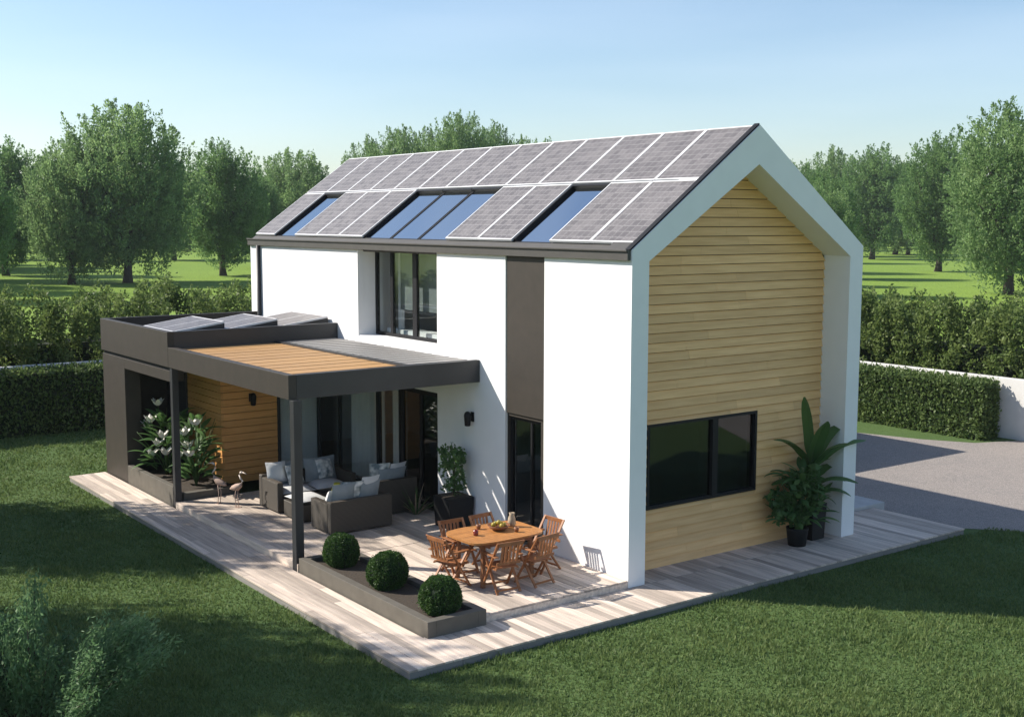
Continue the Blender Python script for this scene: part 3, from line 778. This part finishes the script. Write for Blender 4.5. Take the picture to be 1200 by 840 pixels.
# ------------------------------------------------------------------ lounge furniture
def sofa(loc, rz, w, d, label, n, back=.68, arm=.58, pillows=(), name='wicker_sofa', cat='sofa'):
    """front faces local -y; width along x"""
    t = empty(name, loc, rz, label, cat)
    mb = MB(); mb.box(-w / 2 + .13, w / 2 - .13, -d / 2, d / 2 - .14, .05, .30); mb.build('seat_base', 'wicker', t, bevel=.015)
    for s in (-1, 1):
        a = MB(); xa = s * (w / 2 - .13); xb = s * w / 2
        a.box(min(xa, xb), max(xa, xb), -d / 2, d / 2 - .14, .03, arm); a.build('armrest', 'wicker', t, bevel=.02)
    mb = MB(); mb.box(-w / 2, w / 2, d / 2 - .138, d / 2, .03, back); mb.build('backrest', 'wicker', t, bevel=.02)
    iw = (w - .26) / n
    for k in range(n):
        c = MB(); xc = -w / 2 + .13 + iw * (k + .5)
        c.pillow((xc, -.07, .38), iw - .01, d - .16, .18); c.build('seat_cushion', 'cushion', t)
        b = MB(); b.pillow((xc, d / 2 - .24, .66), iw - .02, .50, .17, (R(78), 0, 0)); b.build('back_cushion', 'cushion_grey', t)
    for (px, py, pz, m_, rot) in pillows:
        q = MB(); q.pillow((px, py, pz), .42, .42, .15, (R(70), 0, R(rot))); q.build('throw_pillow', m_, t)
    return t
sofa((-7.75, -1.75, .12), R(90), 1.75, .86, 'wicker sofa by the orange timber wall facing the other sofa', 2, .66, .62,
     ((.45, .12, .68, 'cushion_pat', 12), (-.62, .15, .72, 'cushion', -8), (-.30, -.02, .66, 'cushion_pat', 15)))
sofa((-5.62, -1.92, .12), R(-90), 1.30, .80, 'wicker sofa with its back to the dining table', 2, .62, .58,
     ((.38, -.05, .58, 'cushion', 30), (.05, .12, .72, 'cushion_pat', -15), (-.30, .14, .78, 'cushion', 8)))
sofa((-6.35, -.72, .12), R(-90), .92, .82, 'wicker armchair between the longer sofa and the glazed door', 1, .70, .58,
     ((.18, .02, .80, 'cushion_pat', -20), (-.16, .10, .78, 'cushion', 12), (-.02, -.12, .70, 'cushion_pat', 24)), 'wicker_armchair', 'armchair')
t = empty('wicker_ottoman', (-6.75, -2.28, .12), 0, 'low wicker ottoman with a white pad in front of the timber wall sofa', 'ottoman')
mb = MB(); mb.box(-.36, .36, -.32, .32, .03, .34); mb.build('base', 'wicker', t, bevel=.015)
mb = MB(); mb.pillow((0, 0, .40), .70, .62, .13); mb.build('seat_cushion', 'cushion', t)
t = tag(MB().lathe([(.07, 0), (.10, .06), (.115, .16), (.09, .26), (.06, .30), (.065, .33), (.05, .33), (.05, .29)], 20).build('vase', 'yellow'), 'lime yellow vase on a low table between the sofas', 'vase')
t.location = (-6.32, -1.85, .50)
t = empty('coffee_table', (-6.45, -1.65, .12), 0, 'low wicker coffee table between the two sofas', 'table')
mb = MB(); mb.box(-.24, .24, -.36, .36, .345, .38); mb.build('tabletop', 'anthracite', t, bevel=.006)
mb = MB(); mb.box(-.20, .20, -.32, .32, .0, .343); mb.build('base', 'wicker', t, bevel=.01)

# ------------------------------------------------------------------ dining set
TX, TY = -1.42, -1.62
t = empty('dining_table', (TX, TY, .12), 0, 'rounded orange teak dining table on the terrace', 'table')
mb = MB(); n = 44; hw, hl = .52, .72; ring = []
for k in range(n):
    a = 2 * math.pi * k / n; c, s = math.cos(a), math.sin(a); e = .42
    ring.append((hw * abs(c) ** e * (1 if c > 0 else -1), hl * abs(s) ** e * (1 if s > 0 else -1)))
ym = -hl - .01
# slatted top, cut to the rounded outline
def clip_x(y):
    s = min(1, abs(y) / hl) ** (1 / e); return hw * max(0, 1 - s * s) ** (.5 * e)
x = -hw
while x < hw - .02:
    xa, xb = x + .003, x + .085
    ys = []
    for xx in (xa, (xa + xb) / 2, xb):
        s = min(1, abs(xx) / hw) ** (1 / e); ys.append(hl * max(0.02, 1 - s * s) ** (.5 * e))
    xm = (xa + xb) / 2
    top = [(xa, -ys[0]), (xm, -ys[1]), (xb, -ys[2]), (xb, ys[2]), (xm, ys[1]), (xa, ys[0])]
    mb.add([(p[0], p[1], .725) for p in top] + [(p[0], p[1], .755) for p in top],
           [(5, 4, 3, 2, 1, 0), (6, 7, 8, 9, 10, 11)] + [(i, (i + 1) % 6, 6 + (i + 1) % 6, 6 + i) for i in range(6)])
    x += .0867
mb.build('tabletop', 'teak', t)
mb = MB()
mb.box(-.36, .36, -.50, -.46, .64, .724).box(-.36, .36, .46, .50, .64, .724).box(-.38, -.34, -.46, .46, .64, .724).box(.34, .38, -.46, .46, .64, .724); mb.build('apron', 'teak_dark', t)
for sx in (-1, 1):
    for sy in (-1, 1):
        l = MB(); l.bar((.34 * sx, .46 * sy, .70), (.36 * sx, .48 * sy, 0), .06, .06); l.build('leg', 'teak_dark', t)
def make_chair():
    """folding teak armchair, sitter faces local +y"""
    t = empty('dining_chair')
    mb = MB()
    for i in range(7): mb.box(-.21, .21, -.19 + i * .061, -.19 + i * .061 + .052, .42, .438)
    mb.box(-.225, -.20, -.20, .24, .395, .419); mb.box(.20, .225, -.20, .24, .395, .419)
    mb.build('seat', 'teak_chair', t, bevel=.003)
    mb = MB()
    for i in range(5):
        x = -.15 + i * .075; mb.bar((x, -.245, .53), (x, -.315, .84), .045, .014, (0, 1, 0))
    mb.bar((-.23, -.24, .52), (.23, -.24, .52), .02, .05); mb.bar((-.23, -.315, .865), (.23, -.315, .865), .024, .07)
    mb.build('backrest', 'teak_chair', t, bevel=.003)
    for s in (-1, 1):
        l = MB(); l.bar((.245 * s, .24, 0), (.245 * s, -.32, .90), .024, .042, (1, 0, 0)); l.build('leg', 'teak_chair', t)
        l = MB(); l.bar((.219 * s, -.26, 0), (.219 * s, .20, .62), .024, .042, (1, 0, 0)); l.build('leg', 'teak_chair', t)
        a = MB(); a.box(min(.20 * s, .275 * s), max(.20 * s, .275 * s), -.27, .24, .63, .652); a.build('armrest', 'teak_chair', t, bevel=.006)
    mb = MB(); mb.bar((-.232, .21, .06), (.232, .21, .06), .022, .03); mb.build('stretcher', 'teak_chair', t)
    mb = MB(); mb.bar((-.207, -.23, .06), (.207, -.23, .06), .022, .03); mb.build('stretcher', 'teak_chair', t)
    return t
ch = make_chair()
spots = [(TX - .05, TY - .82, 6, 'folding teak chair at the planter end of the table'),
         (TX + .58, TY - .28, 84, 'folding teak chair on the lawn side, nearer the planter'),
         (TX + .60, TY + .36, 97, 'folding teak chair on the lawn side, nearer the white wall'),
         (TX + .08, TY + .90, 184, 'folding teak chair at the table end by the white wall'),
         (TX - .56, TY - .30, -92, 'folding teak chair on the sofa side, nearer the planter'),
         (TX - .58, TY + .34, -86, 'folding teak chair on the sofa side, nearer the dark door')]
for i, (x, y, a, lb) in enumerate(spots):
    o = ch if i == 0 else copy_tree(ch)
    o.location = (x, y, .12); o.rotation_euler = (0, 0, R(a)); o.scale = (.92, .92, .92); tag(o, lb, 'chair', 'folding chairs around the dining table')
ZT = .12 + .757
t = empty('fruit_bowl', (TX - .05, TY + .12, ZT), 0, 'wooden bowl of fruit in the middle of the dining table', 'bowl')
mb = MB(); mb.lathe([(.06, 0), (.14, .03), (.19, .085), (.18, .085), (.13, .04), (.03, .025)], 22); mb.build('bowl', 'teak_dark', t)
for k in range(6):
    a = k * 1.05; r_ = .085 if k < 5 else 0
    mb = MB(); mb.lathe([(.005, -.04), (.028, -.03), (.042, 0), (.03, .03), (.005, .04)], 12, (r_ * math.cos(a), r_ * math.sin(a), .085 + (.035 if k == 5 else 0))); mb.build('fruit', 'fruit', t)
def tablething(name, prof, m, loc, label, cat, grp=None):
    o = MB().lathe(prof, 16).build(name, m); o.location = loc; tag(o, label, cat, grp)
tablething('candle_jar', [(.035, 0), (.042, .02), (.042, .09), (.036, .09), (.036, .02)], 'red', (TX + .02, TY - .38, ZT), 'dark red candle jar near the planter end of the table', 'jar')
tablething('jug', [(.05, 0), (.07, .05), (.06, .14), (.04, .19), (.048, .23), (.04, .23), (.035, .19)], 'dry', (TX - .10, TY + .42, ZT), 'tan jug on the table towards the white wall', 'jug')
tablething('cup', [(.025, 0), (.038, .03), (.04, .08), (.035, .08), (.03, .02)], 'teak_dark', (TX + .22, TY + .28, ZT), 'brown cup on the lawn side of the table', 'cup')
tablething('cup', [(.025, 0), (.038, .03), (.04, .08), (.035, .08), (.03, .02)], 'teak_dark', (TX - .28, TY - .12, ZT), 'brown cup on the sofa side of the table', 'cup')
# ------------------------------------------------------------------ hedges and garden wall
def hedge(name, x0, x1, y0, y1, z1, n, size, material, label, loose=0.0, seed=1, core=True):
    rg = np.random.default_rng(seed)
    t = empty(name, ((x0 + x1) / 2, (y0 + y1) / 2, G), 0, label, 'hedge'); cx, cy = t.location.x, t.location.y
    hx, hy, h = (x1 - x0) / 2, (y1 - y0) / 2, z1 - G; len_ = 2 * max(hx, hy)
    if core:
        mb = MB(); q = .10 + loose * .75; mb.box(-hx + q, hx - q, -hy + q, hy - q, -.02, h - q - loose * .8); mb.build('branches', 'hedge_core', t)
    A = [2 * hy * h, 2 * hy * h, 2 * hx * h, 2 * hx * h, 4 * hx * hy]; cs = np.cumsum(A) / sum(A)
    fsel = np.searchsorted(cs, rg.uniform(0, 1, n)); u = rg.uniform(-1, 1, n); v = rg.uniform(-1, 1, n)
    P = np.empty((n, 3)); N = np.zeros((n, 3))
    for k, (a, s) in enumerate(((0, -1), (0, 1), (1, -1), (1, 1))):
        m_ = fsel == k
        P[m_, a] = s * (hx if a == 0 else hy); P[m_, 1 - a] = u[m_] * (hy if a == 0 else hx); P[m_, 2] = (v[m_] + 1) / 2 * h; N[m_, a] = s
    m_ = fsel == 4; P[m_, 0] = u[m_] * hx; P[m_, 1] = v[m_] * hy; P[m_, 2] = h; N[m_, 2] = 1
    if loose:
        # upright leafy clumps of uneven height along the row
        nc = int(len_ * 60); cl = rg.uniform(-1, 1, nc); ct = rg.uniform(-1, 1, nc); ct = np.sign(ct) * np.abs(ct) ** .45
        cxs = cl * hx if hx > hy else ct * hx; cys = ct * hy if hx > hy else cl * hy
        along = cl * len_ / 2
        top = h * (1 + loose * (.035 * np.sin(along * 1.1 + seed) + .03 * np.sin(along * 2.7 + 1) + rg.normal(0, .045, nc)))
        zc = np.maximum(top * rg.uniform(.0, 1, nc) ** .72 - .30, .1)
        ci = rg.integers(0, nc, n)
        q = rg.normal(0, 1, (n, 3)); q /= np.linalg.norm(q, axis=1, keepdims=True)
        q *= rg.uniform(.25, 1, (n, 1)) ** .6
        P = np.stack([cxs[ci], cys[ci], zc[ci]], 1) + q * [.24, .24, .46]
        N = q * .6
    if not loose: P -= N * (rg.normal(.02, .055, n))[:, None]
    P[:, 2] = np.maximum(P[:, 2], .03)
    ax = (N * .8 + np.array([0, 0, .5])) if loose else (N * .45 + np.array([0, 0, .8]))
    quads_object('foliage', leaves(P, ax, size, rg, .8, .55), material, t)
hedge('clipped_hedge', -21.15, -20.4, -16, 2.5, 1.70, 48000, .105, 'leaf_hedge', 'low clipped hedge at the back edge of the lawn left of the annex', 0, 2)
hedge('loose_hedge', -25.2, -22.0, -20, 24, 3.75, 280000, .125, 'leaf_loose', 'tall shaggy hedge behind the low clipped one, left of the house', .95, 3)
hedge('clipped_hedge', -13.5, -4.5, 16.95, 17.75, 1.46, 36000, .105, 'leaf_hedge', 'low clipped hedge between the driveway and the white garden wall', 0, 4)
hedge('loose_hedge', -24, 8, 18.7, 21.2, 3.55, 210000, .125, 'leaf_loose', 'tall shaggy hedge behind the white garden wall', .85, 5)
mb = MB(); mb.box(-14.5, 9, 17.9, 18.12, G - .05, 1.55); wl = tag(mb.build('garden_wall', 'stone_white', bevel=.01), 'low white garden wall behind the right hand clipped hedge', 'wall')
mb = MB(); mb.box(-21.62, -21.40, -19, 3.2, G - .05, 1.74); wl2 = tag(mb.build('garden_wall', 'stone_white', bevel=.01), 'low pale garden wall just showing above the left clipped hedge', 'wall')

# ------------------------------------------------------------------ trees
def make_tree(name, seed, H, Wd, n_pl, per, size, material, low=.16, fill=3500):
    rg = np.random.default_rng(seed); r = random.Random(seed)
    t = empty(name)
    cz = H * (low + (1 - low) * .47); rz_ = H * (1 - low) * .44; rx = Wd / 2 * .86
    mb = MB()
    fork = H * r.uniform(.08, .13)
    mb.tube([(0, 0, -.1), (.04 * H * .2, 0, fork * .5), (0, .02 * H * .2, fork)], [.030 * H, .022 * H, .020 * H], 9)
    ends = []
    for k in range(7):
        a = k * .9 + r.uniform(-.2, .2); s = rx * r.uniform(.35, .75); z2 = cz + rz_ * r.uniform(-.15, .55)
        p1 = Vector((s * .35 * math.cos(a), s * .35 * math.sin(a), fork + (z2 - fork) * .42)); p2 = Vector((s * math.cos(a), s * math.sin(a), z2))
        mb.tube([(0, 0, fork * .9), p1, p2], [.013 * H, .009 * H, .003 * H], 6)
        for j in range(3):
            b = a + r.uniform(-.9, .9); q = p1.lerp(p2, .3 + .25 * j)
            mb.tube([q, q + Vector((math.cos(b) * rx * .3, math.sin(b) * rx * .3, H * .09))], [.005 * H, .0015 * H], 5)
    mb.build('trunk', 'bark', t)
    # plumes: upright tufts of leaves spread through the crown, with gaps between them
    d = rg.normal(0, 1, (n_pl, 3)); d /= np.linalg.norm(d, axis=1, keepdims=True)
    rad = rg.uniform(.15, 1, n_pl) ** .42
    base = d * rad[:, None] * [rx, rx, rz_] + [0, 0, cz]
    lob = 1 + .16 * np.sin(3 * np.arctan2(d[:, 1], d[:, 0]) + seed) + .10 * np.sin(5 * np.arctan2(d[:, 1], d[:, 0]) + 2 * seed)
    base[:, :2] *= lob[:, None]
    ax = d * [.55, .55, .25] + [0, 0, .95] + rg.normal(0, .18, (n_pl, 3)); ax /= np.linalg.norm(ax, axis=1, keepdims=True)
    ln = H * rg.uniform(.07, .15, n_pl); wd = H * rg.uniform(.022, .042, n_pl)
    idx = np.repeat(np.arange(n_pl), per); n = len(idx)
    u = rg.uniform(0, 1, n)
    taper = (1 - u) ** .6 * (.35 + .65 * np.minimum(1, u * 4))
    off = rg.normal(0, 1, (n, 3)); off -= ax[idx] * (off * ax[idx]).sum(1, keepdims=True)
    P = base[idx] + ax[idx] * ((u - .35) * ln[idx])[:, None] + off * (wd[idx] * taper)[:, None] * .75
    V = leaves(P, ax[idx] + off * .3, size, rg, .55, .42)
    d2 = rg.normal(0, 1, (fill, 3)); d2 /= np.linalg.norm(d2, axis=1, keepdims=True)
    P2 = d2 * (rg.uniform(.0, .78, fill) ** .5)[:, None] * [rx * .9, rx * .9, rz_ * .9] + [0, 0, cz]
    V2 = leaves(P2, np.tile([0, 0, .6], (fill, 1)), size * 1.5, rg, .9, .6)
    quads_object('crown', np.concatenate([V, V2]), material, t)
    return t
VAR = [make_tree('broadleaf_tree', 3, 16, 13.5, 760, 62, .30, 'leaf_tree', -.01),
       make_tree('broadleaf_tree', 8, 16, 10.5, 620, 62, .30, 'leaf_dark', .03),
       make_tree('broadleaf_tree', 15, 16, 11.5, 660, 62, .30, 'leaf_tree', -.02)]
# x, y, height, crown width factor, variant, label
TREES = []
FWD = Vector((-.8047, .5937)); RT = Vector((.5937, .8047)); CX, CY = 13.957, -12.62
def at(a, dist): p = Vector((CX, CY)) + FWD * dist + RT * (a * dist); return p.x, p.y   # bearing (tangent off the view axis) and distance from the terrace side
def T_(px, D, H, w, v, label=None): x, y = at((px - 600) / 1406., D); TREES.append((x, y, H, w, v, label))
T_(150, 115, 18.2, 1.0, 0, 'largest broad crowned tree in the meadow, rising behind the annex')
T_(84, 112, 14.6, .95, 2, 'medium tree just left of the largest broad tree')
T_(8, 129, 15.6, 1.0, 1, 'dark tree at the left end of the meadow row')
T_(262, 130, 15.4, 1.0, 1, 'dark narrow tree just right of the largest broad tree')
T_(345, 165, 16.6, 1.05, 0, 'rounded tree close to the far end of the solar roof')
T_(1098, 144, 17.6, .95, 1, 'slender tree standing alone in the meadow right of the house')
T_(1182, 99, 16.6, 1.05, 2, 'large pale green tree at the right edge above the garden wall')
T_(1020, 190, 19.0, 1.0, 1, 'dark tree nearest the right slope of the gable')
T_(968, 205, 19.5, .9, 2, 'pale tree partly hidden by the right slope of the gable')
T_(872, 112, 12.5, .8, 1, '*row')
T_(905, 140, 14, .8, 0, '*row')
T_(935, 172, 15, .85, 1, '*row')
T_(1062, 215, 17.5, .9, 0, 'small far tree left of the slender meadow tree')
roofrow = 'trees peeping over the solar roof ridge'
for px, D, H, w, v in ((432, 165, 18.2, .7, 2), (470, 158, 19.3, .75, 0), (508, 165, 19.6, .7, 2), (542, 155, 21.0, .7, 0), (575, 165, 20.2, .7, 2), (612, 170, 18.8, .65, 0), (645, 175, 18.6, .6, 2)):
    T_(px, D, H, w, v, '*roof')
k = 0
for px in list(range(-70, 420, 34)) + list(range(935, 1290, 36)):
    T_(px + rnd.uniform(-12, 12), 235 + rnd.uniform(-22, 50), rnd.uniform(13.5, 18), rnd.uniform(.9, 1.2), k % 3, '*far'); k += 1
for px in list(range(-320, -60, 44)) + list(range(-60, 425, 26)) + list(range(930, 1290, 28)) + list(range(1290, 1560, 40)):
    T_(px + rnd.uniform(-10, 10), 300 + rnd.uniform(-20, 70), rnd.uniform(13, 19), rnd.uniform(.9, 1.3), k % 3, '*far'); k += 1
for px, D, H in ((-40, 88, 12), (-70, 99, 13), (-55, 140, 15), (-90, 160, 15), (-30, 180, 15), (950, 96, 9.5), (965, 125, 12), (60, 175, 15), (205, 180, 15), (300, 150, 13), (1225, 130, 15), (-60, 118, 15), (-140, 108, 16), (-230, 122, 15), (-330, 112, 17), (1275, 112, 16), (-20, 150, 14), (-110, 145, 15)): T_(px, D, H, 1, k % 3, '*row'); k += 1
used = [False] * 3
roofl = ['leftmost crown top showing over the solar roof ridge', 'second crown top from the left over the roof ridge', 'third crown top from the left over the roof ridge', 'tallest pointed crown top over the roof ridge',
         'crown top just right of the tallest one over the ridge', 'second crown top from the right over the roof ridge', 'rightmost small crown top over the roof ridge']
ri = 0
for (x, y, H, w, v, lb) in TREES:
    o = VAR[v] if not used[v] else copy_tree(VAR[v]); used[v] = True
    o.location = (x, y, G); s = H / 16; o.scale = (s * w, s * w, s); o.rotation_euler = (0, 0, rnd.uniform(0, 6.28))
    for key in ('label', 'group'):
        if key in o: del o[key]
    if lb == '*far': tag(o, 'distant green tree in the far row across the meadow', 'tree', 'far row of trees behind the meadow')
    elif lb == '*row': tag(o, 'broadleaf tree in the meadow beyond the left or right hedge', 'tree', 'meadow trees at the sides')
    elif lb == '*roof': tag(o, roofl[ri], 'tree', roofrow); ri += 1
    else: tag(o, lb, 'tree', 'trees standing in the meadow')
# garden trees beside the lawn, left of the view: their shade lies over the grass
def shade(x, y, H, w, v, lb):
    o = copy_tree(VAR[v]); o.location = (x, y, G); s = H / 16; o.scale = (s * w, s * w, s); o.rotation_euler = (0, 0, rnd.uniform(0, 6.28))
    for key in ('label', 'group'):
        if key in o: del o[key]
    tag(o, lb, 'tree', 'garden trees shading the lawn')
shade(-13.6, -10.9, 10.2, .80, 1, 'garden tree whose crown shades the lawn in front of the annex')
shade(-8.27, -14.25, 12.0, .64, 2, 'garden tree whose crown shades the corner of the walkway')
shade(-19.5, -19.5, 11, .8, 0, 'garden tree standing further back beside the shaded lawn')

def shrub(loc, rad, h, n, label, seed, size=.07):
    rg = np.random.default_rng(seed); r = random.Random(seed)
    t = empty('shrub', loc, 0, label, 'shrub')
    mb = MB(); P = []; A = []
    for k in range(46):
        a = r.uniform(0, 6.28); s = rad * math.sqrt(r.uniform(.02, 1)); hh = h * r.uniform(.55, 1) * (1 - .45 * (s / rad) ** 2)
        p0 = np.array((s * .3 * math.cos(a), s * .3 * math.sin(a), 0)); p2 = np.array((s * math.cos(a), s * math.sin(a), hh)); p1 = (p0 + p2) / 2 + np.array((0, 0, hh * .12))
        mb.tube([p0, p1, p2], [.012, .008, .003], 5)
        m_ = n // 46; u = rg.uniform(.2, 1.02, m_)[:, None]
        q = (1 - u) ** 2 * p0 + 2 * u * (1 - u) * p1 + u * u * p2
        P.append(q + rg.normal(0, .055 * h / 1.5, (m_, 3))); A.append(np.tile((p2 - p1) / np.linalg.norm(p2 - p1), (m_, 1)))
    mb.build('stem', 'bark', t)
    P = np.concatenate(P); P[:, 2] = np.maximum(P[:, 2], .03)
    quads_object('foliage', leaves(P, np.concatenate(A), size, rg, .55, .32), 'leaf_shrub', t)
shrub((-.15, -9.15, G), 1.6, 1.9, 30000, 'feathery green shrub in the near left corner of the lawn', 1)
shrub((1.35, -7.75, G), .35, .38, 1500, 'tiny shrub at the bottom edge right of the feathery one', 2)
shrub((6.35, -.75, G), .35, .34, 1500, 'tiny shrub at the bottom edge towards the right corner', 3)

# thin summer air between here and the far trees
mb = MB(); mb.box(-420, 60, -60, 420, G - 1.2, 30); hz = mb.build('haze', 'stone_white'); tag(hz, kind='stuff')
hm = bpy.data.materials.new('thin_air'); hm.use_nodes = True; hn = hm.node_tree; hn.nodes.remove(hn.nodes['Principled BSDF'])
pv = node(hn, 'ShaderNodeVolumePrincipled'); pv.inputs['Color'].default_value = (.78, .86, .92, 1); pv.inputs['Density'].default_value = .00022; pv.inputs['Anisotropy'].default_value = 0.0
hn.links.new(pv.outputs[0], hn.nodes['Material Output'].inputs['Volume'])
hz.data.materials.clear(); hz.data.materials.append(hm)

# ------------------------------------------------------------------ camera, sun, sky
cam = bpy.data.cameras.new('camera'); co = bpy.data.objects.new('camera', cam); COL.objects.link(co)
cam.sensor_width = 36; cam.lens = 36 * 1406.16 / 1200; cam.clip_end = 5000; cam.clip_start = .1
yaw, pit, roll = 2.505911709, -.11434915, .00175688
fw = Vector((math.cos(pit) * math.cos(yaw), math.cos(pit) * math.sin(yaw), math.sin(pit)))
r0 = fw.cross(Vector((0, 0, 1))).normalized(); u0 = r0.cross(fw)
r1 = r0 * math.cos(roll) + u0 * math.sin(roll); u1 = u0 * math.cos(roll) - r0 * math.sin(roll)
co.matrix_world = Matrix(((r1.x, u1.x, -fw.x, 13.957036), (r1.y, u1.y, -fw.y, -12.620437), (r1.z, u1.z, -fw.z, 5.853815), (0, 0, 0, 1)))
scene.camera = co

SUN = Vector((-.93, -.87, 1)).normalized()
sl = bpy.data.lights.new('sun', 'SUN'); sl.energy = 4.2; sl.angle = R(.6); sl.color = (1, .93, .82)
so = bpy.data.objects.new('sun', sl); COL.objects.link(so)
so.rotation_euler = (-SUN).to_track_quat('-Z', 'Y').to_euler(); so.location = (-20, -20, 30)

w = bpy.data.worlds.new('World'); scene.world = w; w.use_nodes = True
nt = w.node_tree; bg = nt.nodes['Background']
sky = node(nt, 'ShaderNodeTexSky', sky_type='NISHITA'); sky.sun_disc = False
sky.sun_elevation = math.asin(SUN.z); sky.sun_rotation = math.atan2(SUN.x, SUN.y)
sky.air_density = 1.0; sky.dust_density = .7; sky.ozone_density = 2.4; sky.altitude = 100
tc = node(nt, 'ShaderNodeTexCoord'); mp = node(nt, 'ShaderNodeMapping'); mp.inputs['Scale'].default_value = (1.6, 1.6, 11)
nz = node(nt, 'ShaderNodeTexNoise'); nz.inputs['Scale'].default_value = 1.6; nz.inputs['Detail'].default_value = 6
nt.links.new(tc.outputs['Generated'], mp.inputs['Vector']); nt.links.new(mp.outputs['Vector'], nz.inputs['Vector'])
mr = node(nt, 'ShaderNodeMapRange'); mr.inputs['From Min'].default_value = .42; mr.inputs['From Max'].default_value = .78; mr.inputs['To Max'].default_value = .08
nt.links.new(nz.outputs['Fac'], mr.inputs['Value'])
mx = node(nt, 'ShaderNodeMix', data_type='RGBA')
nt.links.new(mr.outputs['Result'], mx.inputs[0]); nt.links.new(sky.outputs['Color'], mx.inputs[6]); mx.inputs[7].default_value = (9, 9.3, 9.6, 1)
nt.links.new(mx.outputs[2], bg.inputs['Color'])
bg.inputs['Strength'].default_value = .097

vs = scene.view_settings
vs.view_transform = 'Standard'; vs.look = 'None'; vs.exposure = .8; vs.gamma = 1; vs.use_curve_mapping = False
scene.render.engine = 'CYCLES'
cy = scene.cycles
cy.max_bounces = 10; cy.diffuse_bounces = 7; cy.transparent_max_bounces = 16; cy.use_denoising = True; cy.sample_clamp_indirect = 8
cy.caustics_reflective = False; cy.caustics_refractive = False
